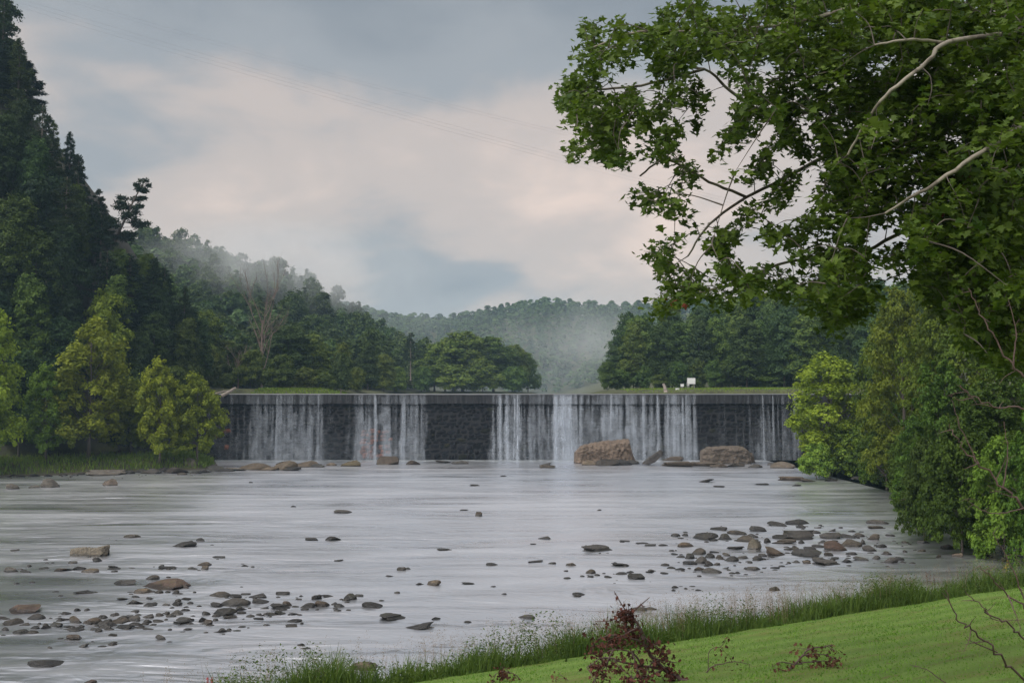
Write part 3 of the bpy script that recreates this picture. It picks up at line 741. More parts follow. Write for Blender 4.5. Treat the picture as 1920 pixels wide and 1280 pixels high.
lst = [('mid1', 868, 624, 300, 150), ('mid1', 925, 634, 305, 120), ('mid2', 815, 645, 300, 85), ('mid1', 965, 648, 312, 75), ('bush', 790, 690, 293, 70), ('bush', 850, 690, 291, 80), ('bush', 905, 682, 292, 90), ('bush', 960, 690, 298, 80), ('mid1', 835, 636, 312, 90), ('mid2', 890, 640, 296, 80), ('mid1', 990, 662, 318, 50), ('bush', 740, 690, 285, 60)]
LB = nth_label([q[1] for q in lst], '%s tree from the left in the rounded clump on the mid-lake point')
for k, (key, px, top, Y, w) in enumerate(lst):
    tree_px(key, px, top, Y, w, LB[k], name='point_tree', group='clump of trees on the lake point', color=((1.8, 1.7, 1.0), (1.35, 1.35, .95), (2.1, 1.85, 1.0))[k % 3], min_h=2.5)
tree_px('pine2', 770, 622, 290, 46, 'small tufted pine beside the clump of trees on the lake point', name='pine_tree', color=(1.2, 1.1, 1))
rr = np.random.default_rng(5)
k = 0
for row, (Y, dy) in enumerate(((212, 8), (232, 10), (256, 12))):
    for kx, px in enumerate(np.arange(1150 + row * 18, 1760, 40)):
        top = np.interp(px, [1140, 1190, 1250, 1330, 1420, 1520, 1640, 1760], [612, 585, 578, 562, 556, 548, 540, 535]) + rr.uniform(-10, 22) + (30 if row == 0 else 0)
        k += 1
        tree_px(('mid1', 'mid2', 'mid2', 'oak2')[k % 4], px + rr.uniform(-12, 12), top, Y + rr.uniform(-dy, dy), rr.uniform(62, 100), '%s tree from the left, %s row of the wood on the right lake shore' % (NTH[kx], ['front', 'middle', 'back'][row]), name='shore_tree',
                group='wood on the right shore behind the dam', color=((1.3, 1.35, 1.05), (.85, .95, 1.05), (1.6, 1.5, 1.0), (2.0, 1.9, 1.4))[k % 4], min_h=8)
for k, px in enumerate(np.arange(1135, 1620, 34)):
    Y = 203 + (k % 3) * 3 if px < 1270 else 208 + (k % 3) * 3
    tree_px('bush', px + rr.uniform(-8, 8), rr.uniform(672, 705), Y, rr.uniform(45, 75), '%s low shrub from the left at the foot of the right shore wood' % NTH[k], name='shrub', cat='shrub', group='shrubs at the foot of the right shore wood', color=((1.0, 1.05, .8), (1.25, 1.2, .8))[k % 2], min_h=2)

# forest on the left hill: each tree a low, rounded crown
def far_proto(seed, conifer=False):
    r = np.random.default_rng(seed); H = 14.0
    if conifer: lb = [(0, 0, z_, w_, w_, 1.6) for z_, w_ in ((3, 3.0), (5, 2.8), (7, 2.4), (9, 1.9), (11, 1.4), (13, .8))]
    else: lb = lobed(H, 5.0, 1.0, 10, seed)
    cm, C = crown_mesh('far_tree', lb, 130, 16, 1.15, .95, seed, M['farleaf'])
    return cm
FP = [far_proto(200 + k, k in (2, 5)) for k in range(6)]
rr = np.random.default_rng(8); cnt = 0
cand = []
for yy in np.arange(262, 475, 8.5):
    for xx in np.arange(-235, -18, 7.5):
        x = xx + rr.uniform(-3, 3); y = yy + rr.uniform(-3.5, 3.5)
        px = x / y * F + 960
        if px < 255 or px > 800: continue
        if poly_sd(np.array([x]), np.array([y]), LAKE)[0] < 3: continue
        cand.append((x, y))
rr.shuffle(cand)
cand = sorted(cand[:297], key=lambda c: c[1])
for k, (x, y) in enumerate(cand):
    sc = rr.uniform(.75, 1.25); v = rr.uniform(.7, 1.25)
    o = link('hill_tree', FP[int(rr.integers(6))], loc=(x, y, th(x, y) - .5), rot=(0, 0, rr.uniform(0, 6.28)), scale=(sc * rr.uniform(.9, 1.15), sc, sc * rr.uniform(.85, 1.25)), color=(v, v, v * rr.uniform(.75, 1)))
    tag(o, 'hazy green tree on the misty hill behind the dam', 'tree', 'forest trees on the misty left hill')
# the far wooded ridge reads as one mass
acc = Acc(); rr = np.random.default_rng(9)
def low_crown(seed):
    r = np.random.default_rng(seed); lb = np.array(lobed(13, 5.2, .5, 6, seed)); n = 110
    k = r.integers(0, len(lb), n); d = unit(r.normal(0, 1, (n, 3))); d[:, 2] = np.abs(d[:, 2])
    return leaf_quads(lb[k, :3] + d * lb[k, 3:6], d + [0, 0, .6], np.full(n, 2.6), r, .8)
LC = [low_crown(300 + k) for k in range(8)]
nfar = 0
for y in np.arange(720, 1190, 15):
    x0, x1 = (560 - 960) / F * y, (1420 - 960) / F * y
    for x in np.arange(x0, x1, 12.5):
        xx, yy = x + rr.uniform(-6, 6), y + rr.uniform(-7, 7); s = rr.uniform(.8, 1.35); an = rr.uniform(0, 6.28)
        V, Q = LC[int(rr.integers(8))]
        R2 = np.array([[math.cos(an), -math.sin(an), 0], [math.sin(an), math.cos(an), 0], [0, 0, 1]])
        acc.add((V * s) @ R2.T + np.array([xx, yy, th(xx, yy) - .5]), Q, rr.uniform(0, .7) + rr.uniform(0, .3, len(Q))); nfar += 1
# second growth on the left hill beyond the counted trees and on the right hill behind the shore wood
for (x0, x1, y0, y1, st) in ((-260, -20, 270, 560, 9.5), (60, 260, 280, 420, 12)):
    for y in np.arange(y0, y1, st):
        for x in np.arange(x0, x1, st):
            xx, yy = x + rr.uniform(-4, 4), y + rr.uniform(-4, 4)
            px = xx / yy * F + 960
            if px < 230 or (790 < px < 1100) or px > 1800: continue
            if th(xx, yy) < 12.2: continue
            s = rr.uniform(.65, 1.0); V, Q = LC[int(rr.integers(8))]
            acc.add(V * np.array([s, s, s]) + np.array([xx, yy, th(xx, yy) - .8]), Q, rr.uniform(0, .6) + rr.uniform(0, .3, len(Q))); nfar += 1
print('far trees', nfar)
tag(link('forest', acc.mesh('forest', [M['farleaf']])), 'hazy wooded ridge and hillside woods far behind the lake', kind='stuff')

# dead tree behind the dam
def branchy(a, p, d, ln, rad, depth, r, up=.25, spread=.55, kids=(3, 5), tips=None):
    n = 5; P = [np.array(p, float)]; dd = np.array(d, float)
    for k in range(n):
        dd = unit(dd + r.normal(0, .10, 3) + np.array([0, 0, up * .12])); P.append(P[-1] + dd * ln / n)
    P = np.array(P); a.add(*tube(P, np.linspace(rad, rad * .5 if depth else rad * .25, len(P)), 6 if depth > 1 else 4))
    if depth == 0:
        if tips is not None: tips.append(P[-1])
        return
    for k in range(int(r.integers(*kids))):
        u = r.uniform(.35, 1.0); i = u * n; j = int(min(i, n - 1)); q = P[j] + (P[j + 1] - P[j]) * (i - j)
        nd = unit(dd + r.normal(0, spread, 3) + np.array([0, 0, up]))
        branchy(a, q, nd, ln * r.uniform(.45, .75), rad * .5, depth - 1, r, up, spread, kids, tips)
def dead_tree(px, top, Y, label, seed, spread=.30, r0=.24):
    p = at(px, top, Y); g0 = th(p.x, Y); H = p.z - g0; r = np.random.default_rng(seed); a = Acc()
    t0 = np.array([(0, 0, -.5), (.1, 0, H * .2), (-.1, .1, H * .45), (.05, 0, H * .62)])
    c = curve(t0, 4); a.add(*tube(c, np.linspace(r0, r0 * .6, len(c)), 8))
    tm = a.mesh('trunk', [M['barkdead']], True); b = Acc()
    for k in range(9):
        u = r.uniform(.25, .98); q = c[int(u * (len(c) - 1))]
        an = k * 2.4
        branchy(b, q, unit(np.array([math.cos(an) * spread, math.sin(an) * spread, 1.0])), H * r.uniform(.26, .42), r0 * .38, 2, r, .35, .35, (3, 5))
    e = bpy.data.objects.new('dead_tree', None); COL.objects.link(e); e.location = (p.x, Y, g0)
    link('trunk', tm, e, color=(.9, .8, .76)); link('branches', b.mesh('branches', [M['barkdead']], True), e, color=(.9, .8, .76))
    return tag(e, label, 'tree')
dead_tree(493, 522, 196, 'bare dead tree with upswept grey branches behind the dam', 41)
dead_tree(447, 640, 187, 'small leafless grey snag beside the driftwood at the dam end', 43, .7, .14)

# ------------------------------------------------------------------ right bank trees
tree_px('syc1', 1553, 676, 131, 205, 'bright yellow-green tree on the small island at the foot of the dam', name='island_tree', color=(2.7, 2.2, .95), z=.5)
tree_px('bush', 1600, 806, 128, 110, 'low leafy shrub under the bright island tree', name='shrub', cat='shrub', color=(2.1, 2.0, .9), z=.2, min_h=4)
tree_px('bush', 1530, 850, 127, 80, 'lowest green shrub at the waterside tip of the island', name='shrub', cat='shrub', color=(2.3, 2.2, .95), z=.1, min_h=2.5)
tree_px('syc2', 1655, 615, 122, 130, 'olive-green tree between the island tree and the big bank trees', name='bank_tree', color=(1.2, 1.15, .7), min_h=8)
tree_px('big1', 1690, 545, 108, 190, 'light olive tree standing behind the dark waterside trees', name='bank_tree', color=(1.85, 1.6, .75))
tree_px('big1', 1790, 430, 96, 230, 'tall full green tree on the right bank below the sycamore boughs', name='bank_tree', color=(1.45, 1.45, .75))
tree_px('big1', 1905, 360, 80, 320, 'tall green tree cut off by the right picture edge', name='bank_tree', color=(1.0, 1.15, .68))
tree_px('big2', 1770, 690, 80, 220, 'dark leafy tree leaning out over the water on the right bank', name='bank_tree', color=(.85, 1.0, .65))
tree_px('big2', 1870, 720, 72, 260, 'broad dark green tree beside the water at the right edge', name='bank_tree', color=(.8, .95, .62))
tree_px('hang', 1800, 850, 68, 190, 'dark bush trailing its branches into the river on the right', name='bank_bush', cat='bush', color=(.8, .95, .62), z=.3)
tree_px('hang', 1880, 870, 65, 180, 'leafy bush nearest the lawn at the water edge', name='bank_bush', cat='bush', color=(1.6, 1.6, .9), z=.3)
tree_px('hang', 1730, 870, 74, 120, 'dark low bush farthest out over the rocky riffle', name='bank_bush', cat='bush', color=(.7, .8, .6), z=.2)
for k, (px, top, Y, w) in enumerate([(1680, 760, 118, 120), (1640, 840, 122, 70), (1700, 820, 104, 110), (1960, 700, 62, 200), (1740, 760, 98, 130), (1715, 800, 92, 130), (1660, 780, 112, 130)]):
    tree_px('big2', px, top, Y, w, ['green undergrowth tree by the far water inlet', 'small shrub on the shore behind the island', 'dark thicket under the olive bank tree', 'green thicket just off the right edge', 'dense bush between the tall bank trees', 'dark overhanging bush at the narrow end of the inlet', 'leafy bush hiding the shore below the light olive tree'][k], name='bank_bush', cat='bush', color=(1.0, 1.15, .68))

# ------------------------------------------------------------------ rocks
def ico(sub):
    import bmesh
    bm = bmesh.new(); bmesh.ops.create_icosphere(bm, subdivisions=sub, radius=1.0)
    bm.verts.ensure_lookup_table()
    V = np.array([v.co[:] for v in bm.verts]); Fc = np.array([[v.index for v in f.verts] for f in bm.faces]); bm.free(); return V, Fc
IV, IF = ico(3); IV2, IF2 = ico(2)
def rock_proto(seed, kind):
    r = np.random.default_rng(seed); V = IV.copy()
    for k in range(11 if kind != 'round' else 9):
        n = unit(r.normal(0, 1, 3) * (np.array([1, 1, .7]) if kind != 'slab' else np.array([1, 1, .5]))); d = r.uniform(.28, .66) if kind != 'round' else r.uniform(.62, .9)
        s = V @ n; V = V - np.where(s > d, s - d, 0)[:, None] * n[None, :]
    if kind == 'slab':
        s = V[:, 2]; top = r.uniform(.35, .5); V[:, 2] = np.where(s > top, top + (s - top) * .1, s)
        V[:, 2] += .12 * V[:, 0] * r.uniform(-1, 1)
        V[:, :2] *= (1 + .10 * np.sign(np.sin(V[:, 2:3] * 14 + r.uniform(0, 6))))
    V *= (1 + .06 * vnoise(V, seed, 2.2) + .035 * vnoise(V, seed + 1, 5))[:, None]
    V[:, 2] = np.where(V[:, 2] < 0, V[:, 2] * .3, V[:, 2])              # broad base, irregular top
    V[:, 0] += r.uniform(-.5, .5) * V[:, 2]; V[:, 1] += r.uniform(-.3, .3) * V[:, 2]
    mn, mx_ = V.min(0), V.max(0)
    V = (V - (mn + mx_) / 2) / (mx_ - mn)          # unit box
    V[:, 2] += .5
    return np_mesh('rock', V, IF, [M['rock']])
RP = {'slab': [rock_proto(400 + k, 'slab') for k in range(8)], 'block': [rock_proto(420 + k, 'block') for k in range(8)], 'round': [rock_proto(440 + k, 'round') for k in range(6)]}
GREY = (1, 1, 1); DARK = (.5, .52, .55); BROWN = (1.15, .95, .78); RED = (1.1, .78, .66); PALE = (1.8, 1.75, 1.65); TAN = (1.6, 1.35, 1.05)
ORD = ['largest', 'second largest', 'third largest', 'fourth largest', 'fifth largest', 'sixth largest', 'seventh largest', 'eighth largest']
rrk = np.random.default_rng(31)
def rock(px, py, w, h, kind=None, col=None, tilt=0.0, label=None, group=None, name='rock', cat='rock', zbase=0.0, deep=1.0, proto=None):
    p = on_z(px, py, zbase); k = p.y / F
    W_, H_ = w * k * 1.04, h * k
    # a low rock seen from above shows its top, so part of its height in the picture is its depth
    D_ = W_ * rrk.uniform(.55, .85) * deep
    el = CAM_Z / p.y
    H_ = .88 * max(H_ - D_ * el * .25, H_ * .75)
    if kind is None: kind = 'slab' if h / w < .20 else ('block' if rrk.random() < .65 else 'round')
    ms = RP[kind]; me = ms[int(rrk.integers(len(ms)))] if proto is None else ms[proto]
    if col is None: col = [GREY, (.8, .8, .82), DARK, (.9, .82, .72), (.75, .76, .78)][int(rrk.integers(5))]
    v = rrk.uniform(.55, .95)
    sink = .32
    o = link(name, me, loc=(p.x, p.y + D_ * .4, zbase - H_ * sink), rot=(0, tilt, rrk.choice([0, math.pi]) + rrk.uniform(-.35, .35)), scale=(W_, D_, H_ * (1 + sink)), color=tuple(c * v for c in col))
    return tag(o, label, cat, group)
def rock_zone(items, where, group):
    order = sorted(range(len(items)), key=lambda i: -items[i][2] * items[i][3]); rank = {i: k for k, i in enumerate(order)}
    for i, it in enumerate(items):
        lab = ('%s of the rocks %s' % (ORD[rank[i]], where)) if rank[i] < 8 else ('one of the smaller rocks %s' % where)
        kw = it[4] if len(it) > 4 else {}
        rock(*it[:4], label=kw.pop('label', lab), group=group, **kw)
S_left = [(32,1150,68,13,dict(kind='slab',col=RED,label='long reddish slab at the left picture edge of the shoal')),(120,1152,18,6),(64,1161,32,10),(144,1145,12,7),(162,1145,11,5),(19,1172,36,12),(116,1163,23,6),(140,1167,27,14,dict(col=BROWN)),(83,1178,21,11),(103,1175,28,10),(63,1179,17,6),
 (169,1169,33,12,dict(col=BROWN)),(190,1159,18,7),(197,1175,36,11),(213,1155,17,7),(228,1162,22,9),(218,1168,33,8,dict(col=TAN)),(241,1157,15,5),(249,1164,27,11),(230,1179,36,9,dict(col=DARK)),(200,1180,19,8),(251,1147,16,4),(251,1172,25,6),(278,1158,21,8),(275,1168,15,8),(294,1166,23,5),(298,1155,15,6),
 (328,1153,32,10),(345,1164,33,10,dict(tilt=.2)),(337,1170,34,6),(276,1180,20,4),(141,1183,30,7),(37,1188,34,9),(58,1187,22,6),(7,1182,15,7),(135,1199,28,10,dict(col=BROWN)),(112,1198,11,3),(153,1213,20,8),(93,1215,11,4),(300,1199,19,11),(210,1192,20,3),(215,1205,9,3),(352,1181,19,3),
 (5,1160,20,5),(45,1172,18,5),(175,1181,16,5),(263,1178,14,4),(185,1166,12,5),(150,1176,14,5),(130,1176,16,5)]
rock_zone(S_left, 'in the shoal at the left picture edge', 'rocks of the left shoal')
S_mid = [(409,1119,41,9),(441,1120,23,7),(459,1115,19,4),(483,1120,33,8),(528,1115,26,7),(484,1131,31,9),(436,1136,52,16,dict(kind='block')),(404,1137,28,8),(417,1154,48,16,dict(kind='block')),(385,1153,17,8),(448,1144,27,8),(430,1159,27,5),(378,1165,15,10),(388,1170,19,10,dict(col=BROWN)),(415,1185,25,8),
 (593,1123,20,10),(615,1119,24,5),(655,1124,25,12),(672,1118,17,5),(696,1139,38,12,dict(kind='block',col=DARK)),(523,1142,42,8),(537,1136,19,10,dict(col=BROWN)),(493,1141,19,5),(512,1133,11,3),(575,1139,27,10),(603,1137,28,11,dict(col=BROWN)),(635,1138,21,7),(628,1142,10,4),(510,1154,23,7),(522,1152,24,7,dict(col=DARK,tilt=-.15)),
 (548,1152,19,3),(484,1153,12,4),(469,1155,15,4),(483,1161,21,3),(551,1166,26,6,dict(col=DARK)),(546,1175,23,4),(564,1210,14,5),(564,1118,10,3),(559,1124,13,3),(372,1137,10,3),(342,1145,10,5),(452,1176,15,3),(648,1126,16,5)]
rock_zone(S_mid, 'in the loose cluster left of mid-stream', 'rocks of the left mid-stream cluster')
S_ul = [(180,1053,18,9,dict(col=DARK,kind='round',label='small dark domed rock just below the squared stone beam')),(244,1008,32,7),(343,1025,46,11,dict(kind='round',label='low domed grey rock upstream of the left cluster')),(134,1056,17,5),(19,1072,24,11),(47,1073,24,6),(116,1070,32,7,dict(col=BROWN)),(146,1068,24,8),(166,1073,34,8,dict(col=TAN)),(210,1064,22,4),(302,1062,10,4),(311,1066,34,4),(284,1086,27,9),
 (227,1097,47,8),(300,1104,84,16,dict(kind='block',col=RED,label='long low reddish-brown rock, the widest left of mid-stream')),(345,1102,21,7,dict(col=RED)),(265,1112,34,10,dict(col=TAN)),(296,1112,15,7),(312,1111,13,4),(328,1113,13,8),(154,1113,36,5),(253,1120,15,4),(279,1123,15,4),(227,1124,22,4),(254,1132,26,9),(279,1136,24,7),(311,1135,14,5),(328,1135,24,8),(347,1124,20,3),
 (375,1014,18,7,dict(col=DARK,kind='round')),(380,1061,25,7,dict(col=TAN)),(383,1067,15,8,dict(col=BROWN)),(457,1061,14,3),(407,1046,31,3),(80,1067,18,4),(85,1050,10,3),(30,1095,12,3),(25,1033,16,3),(210,1068,26,3)]
rock_zone(S_ul, 'strewn below the squared stone beam', 'rocks of the upper left riffle')
S_c = [(734,1163,51,9,dict(kind='slab',label='long flat rock just upstream of the dark wedge rock')),(781,1179,57,13,dict(kind='block',col=DARK,label='dark wedge-shaped rock nearest the weedy bank in mid-stream')),(817,1161,17,6),(877,1167,14,4),(988,1159,31,8,dict(label='lone mossy-topped rock in calm water left of the dead branch')),(744,1112,12,4),(752,1069,17,7),(764,1067,15,4),(786,1096,17,4),(813,1098,26,12,dict(col=TAN,kind='block',label='pale tan upright rock alone in mid-stream')),(878,1095,26,4),(945,1114,10,3),(924,1100,11,2),(922,1060,23,5),(833,1032,31,3),
 (1022,1010,23,5),(1003,1054,31,4),(1035,1057,15,4),(1071,1060,19,6,dict(col=TAN)),(1086,1116,26,6),(1084,1119,17,3),(642,962,34,7,dict(label='long thin flat rock alone in the calm upper river')),(897,967,14,9,dict(kind='block',col=BROWN,label='small squared brown rock alone in the calm upper river')),(583,1013,24,6),(624,1013,28,10,dict(kind='block')),(890,911,20,3),(1123,957,10,3),(634,1052,18,3),(550,950,10,3),(870,957,18,2),(470,905,8,3),(730,1080,14,3),(1000,1020,12,2)]
rock_zone(S_c, 'scattered singly down the middle of the river', 'scattered mid-stream rocks')
S_rl = [(1121,1033,51,10,dict(kind='slab',label='broad flat grey rock to the left of the right-hand shoal')),(1115,1024,14,4),(1165,1061,35,6),(1108,1075,18,9,dict(col=BROWN)),(1064,1085,14,4),(1061,1071,9,3),(1107,1082,12,4),(1140,1083,14,5),(1165,1077,22,5),(1183,1074,18,4),(1194,1086,30,12,dict(kind='block')),(1219,1073,17,4),(1246,1076,15,4),(1259,1066,17,4),(1275,1068,19,4),(1197,1144,34,7,dict(label='longer of two low rocks behind the dead branch tip')),(1222,1143,20,6,dict(label='shorter of two low rocks behind the dead branch tip')),(1266,1102,14,5),(1220,1023,22,4),(1244,1023,18,4),(1310,1107,12,3),(1098,1024,10,3),(1172,1015,20,2),(1205,1019,24,2)]
rock_zone(S_rl, 'trailing off to the left of the right-hand shoal', 'rocks trailing from the right shoal')
S_r = [(1268,1005,18,6),(1286,1004,9,5),(1351,994,33,7),(1324,1012,48,16,dict(kind='block')),(1338,1014,15,5),(1362,1012,32,13,dict(col=DARK)),(1385,1002,35,9),(1425,996,33,11),(1401,1016,36,13),(1419,1030,31,22,dict(kind='block',tilt=-.35,col=(1.2,1.15,1.0),label='tilted angular grey rock standing up in the right shoal')),(1440,1017,13,11),(1460,986,36,10),(1500,984,48,10),(1503,990,18,7,dict(col=DARK)),(1504,1012,58,18,dict(kind='slab')),(1466,1010,30,9,dict(col=DARK)),(1534,990,17,4),(1560,996,19,6),(1649,982,40,9),(1645,991,29,5),(1599,997,14,4),(1639,1012,22,13),(1562,1010,38,13),(1592,1008,30,8),(1612,1006,22,8),
 (1286,1025,32,10,dict(col=TAN)),(1470,1019,50,8),(1505,1019,15,7),(1573,1032,43,20,dict(kind='round',col=RED,label='rounded reddish boulder toward the bank side of the right shoal')),(1600,1025,42,15),(1619,1020,13,11),(1537,1026,24,6),(1460,1042,46,20,dict(kind='block',col=BROWN,label='big blocky brown boulder at the front of the right shoal')),(1431,1043,15,6),(1381,1030,33,6),(1313,1039,28,13),(1491,1031,20,6),(1515,1044,58,14,dict(kind='slab')),(1556,1042,19,8),(1540,1052,28,8),(1495,1055,18,5),(1515,1056,16,6,dict(col=TAN)),(1555,1059,43,8),(1567,1048,15,5),(1590,1054,25,7),(1617,1050,28,8),(1645,1048,15,8),(1672,1055,29,12),(1690,1050,18,7),(1665,1040,22,7),(1635,1033,30,12),(1655,1026,22,7),
 (1294,1047,20,11),(1277,1045,16,4),(1332,1045,19,9),(1350,1047,13,5,dict(col=TAN)),(1316,1056,22,15),(1330,1060,15,11),(1344,1059,15,5),(1363,1042,15,7),(1374,1052,24,11),(1395,1047,25,6),(1421,1050,24,9),(1295,1058,26,7),(1265,1040,13,4),(1312,1069,20,8,dict(col=TAN)),(1336,1074,36,11),(1414,1069,28,8),(1384,1075,14,4),(1455,1066,18,4),(1454,1108,21,9,dict(kind='block',label='lone pointed rock in calm water below the right shoal')),(1339,1036,18,4),
 (1530,1000,22,6),(1480,1000,20,7),(1545,1018,22,6),(1410,1006,18,6),(1520,1030,22,6),(1600,1040,20,6),(1360,1066,14,4),(1700,1018,14,4),(1730,1034,16,5),(1672,1005,18,4)]
rock_zone(S_r, 'in the crowded shoal by the right bank', 'rocks of the right shoal')
S_u = [(19,917,27,12,dict(kind='round',col=PALE,label='pale rounded rock nearest the left picture edge, off the grassy bank')),(60,915,20,6,dict(col=PALE,label='low pale rock beside the large pale boulder off the grassy bank')),(88,914,33,19,dict(kind='round',col=PALE,label='large pale domed boulder off the grassy left bank')),(107,912,9,5),(203,911,28,15,dict(kind='block',col=(1.5,1.3,1.15),label='squared pale boulder alone off the left bank')),
 (1327,904,32,8,dict(kind='block',tilt=.25,label='tilted grey slab alone in front of the dam pool')),(1349,913,20,3),(1430,909,25,3),(1493,911,20,3),(1022,872,25,6),(1027,877,35,6),(945,893,14,2)]
rock_zone(S_u, 'in the pool below the dam', 'rocks in the dam pool')
S_bank = [(185,892,70,12,dict(kind='slab',col=PALE,label='broad pale flat ledge at the waterline below the tallest bank sycamore')),(236,888,30,8),(278,888,36,10),(328,887,42,14),(352,880,34,24,dict(kind='round',col=(1.35,1.3,1.2),label='large grey boulder under the olive sycamore')),(405,884,38,14),(208,872,32,20,dict(kind='block',label='grey boulder behind the trunk of the tallest bank sycamore')),(300,884,26,9),(262,886,24,8),(380,886,30,8),(425,884,24,8),
 (10,894,22,6),(35,894,18,5),(62,893,20,6),(90,893,16,5),(115,892,18,5),(138,892,14,5),(150,890,18,6),(310,878,20,10),(365,888,22,7),(340,890,20,5)]
rock_zone(S_bank, 'along the waterline of the left bank', 'rocks lining the left bank')
S_foot = [(440,882,50,6,dict(col=PALE,kind='slab')),(474,881,66,15,dict(kind='block',col=TAN,deep=.8)),(528,881,55,20,dict(kind='block',col=TAN,deep=.8)),(576,876,46,13,dict(kind='block',col=TAN)),(592,876,30,7,dict(col=DARK)),(619,873,22,6,dict(col=TAN)),(658,874,37,13,dict(col=(1.2,1.05,.65))),(725,871,42,18,dict(kind='block',col=BROWN)),(775,871,26,10,dict(col=BROWN)),(827,868,35,5),(862,870,34,7),(500,882,40,8,dict(col=TAN)),(545,882,36,7)]
rock_zone(S_foot, 'in the low tan ledge at the dam foot', 'rocks at the dam foot, left half')
S_fr = [(1106,872,30,11,dict(col=TAN)),(1140,873,44,14,dict(col=(.75,.7,.65))),(1168,872,40,12,dict(col=DARK)),(1185,870,30,9,dict(col=DARK)),(1245,862,20,9,dict(col=DARK)),(1262,864,40,10,dict(col=BROWN)),(1290,860,12,11,dict(kind='block',col=DARK,label='small dark pyramid-shaped rock between the leaning slab and layered pile')),(1273,875,56,11,dict(kind='slab',col=TAN)),(1320,874,50,9,dict(col=(1.2,1.05,.9))),
 (1330,862,34,20,dict(kind='block',col=(1.25,1.0,.85))),(1358,866,30,13,dict(kind='block')),(1408,868,26,24,dict(kind='block',col=BROWN)),(1380,875,44,9),(1418,877,28,8),(1350,876,34,8,dict(col=BROWN)),(1470,878,48,14,dict(kind='block',col=(1.6,1.4,1.2))),(1486,901,46,9,dict(kind='slab',col=BROWN)),(1520,903,34,7),(1560,902,26,6),(1610,899,30,7),(1640,894,30,7),(1670,892,26,7),(1450,872,20,6)]
rock_zone(S_fr, 'heaped by the brown boulder under the falls', 'rocks at the dam foot, right half')

def outline_rock(name, outline, Y, thick, label, col, seed, strata=0.0):
    """a rock grown from its front outline: thick body with rough, chipped faces"""
    r = np.random.default_rng(seed)
    pts = [at(a, b, Y) for a, b in outline]; P = np.array([(p.x, p.z) for p in pts])
    nu, nv = 64, 30
    xs_ = np.linspace(P[:, 0].min() + .02, P[:, 0].max() - .02, nu); zt = np.full(nu, -9.); zb = np.full(nu, 99.)
    for (ax, az), (bx_, bz) in zip(P, np.roll(P, -1, 0)):
        if abs(bx_ - ax) < 1e-6: continue
        u = (xs_ - ax) / (bx_ - ax); k_ = (u >= 0) & (u <= 1); zc = az + u * (bz - az)
        zt = np.where(k_, np.maximum(zt, zc), zt); zb = np.where(k_, np.minimum(zb, zc), zb)
    zt += .10 * vnoise(xs_[:, None], seed + 9, 1.6) * np.minimum(1, (zt - zb))
    sides = []
    for sgn in (-1, 1):
        u = np.linspace(0, 1, nu)[:, None] * np.ones((1, nv)); v = np.ones((nu, 1)) * np.linspace(0, 1, nv)[None, :]
        ed = np.clip(np.minimum(np.minimum(u, 1 - u) * 7, (1 - v) * 6), 0, 1); ed = np.sqrt(1 - (1 - ed) ** 2)
        q = np.stack([xs_[:, None] + 0 * v, sgn * thick * .5 * ed * (1 - .25 * v), zb[:, None] + (zt - zb)[:, None] * v], -1).reshape(-1, 3)
        nz = vnoise(q, seed, .7) * .34 + vnoise(q, seed + 1, 1.9) * .20 + vnoise(q, seed + 2, 5) * .09
        q[:, 1] += (nz * thick * .28) * ed.ravel() ** .5
        lg = np.floor(2.6 * (vnoise(q, seed + 7, .55) + .5 * q[:, 2] * (.35 if strata else .12)) + .25 * vnoise(q, seed + 8, 2.2)); q[:, 1] += sgn * (lg - lg.mean()) * .17 * ed.ravel()
        q[:, [0, 2]] += r.normal(0, .022, (len(q), 2)) * ed.ravel()[:, None]
        if strata: q[:, 1] += strata * np.sign(np.sin(q[:, 2] * 8 + q[:, 0] * .35 + 1.4 * vnoise(q, seed + 6, .5))) * ed.ravel()
        sides.append(q)
    i = np.arange(nu * nv).reshape(nu, nv); qf = np.stack([i[:-1, :-1], i[1:, :-1], i[1:, 1:], i[:-1, 1:]], -1).reshape(-1, 4)
    q = np.concatenate(sides); Q_ = np.concatenate([qf, qf[:, ::-1] + nu * nv])
    x0 = q[:, 0].mean(); q = q - np.array([x0, 0, 0])
    o = link(name, np_mesh(name, q, Q_, [M['rock']]), loc=(x0, Y + thick * .45, 0), color=col)
    return tag(o, label, 'rock')
outline_rock('boulder', [(1077, 876), (1078, 850), (1090, 836), (1124, 828), (1150, 826), (1181, 823), (1187, 849), (1197, 876)], 155.5, 4.2, 'huge flat-topped orange-brown boulder at the foot of the falls', (1.6, 1.3, 1.08), 501)
outline_rock('boulder', [(1316, 874), (1318, 846), (1332, 838), (1372, 836), (1396, 837), (1408, 846), (1414, 874)], 155, 3.6, 'large layered brown rock with stacked ledges near the island', (1.2, 1.05, .92), 502, .07)
outline_rock('boulder', [(1204, 870), (1212, 862), (1238, 843), (1245, 846), (1244, 852), (1228, 866), (1218, 871)], 152, 1.3, 'dark slab leaning up like a log between the two large boulders', (.62, .6, .62), 503)
outline_rock('boulder', [(125, 1046), (128, 1030), (150, 1028), (170, 1029), (196, 1023), (199, 1026), (197, 1046)], on_z(160, 1043).y, 1.1, 'pale squared stone beam lying in the left riffle', (1.9, 1.8, 1.55), 504)
outline_rock('rock', [(648, 1262), (660, 1250), (680, 1247), (700, 1252), (712, 1262)], on_z(680, 1256).y, .8, 'tan rock at the water edge among the near weeds', TAN, 505)
rock(680 - 605, 1250, 62, 12, 'block', DARK, label='low dark rock at the bottom left of the picture')
rock(165, 1282, 26, 8, 'round', RED, label='reddish rock cut by the bottom picture edge')
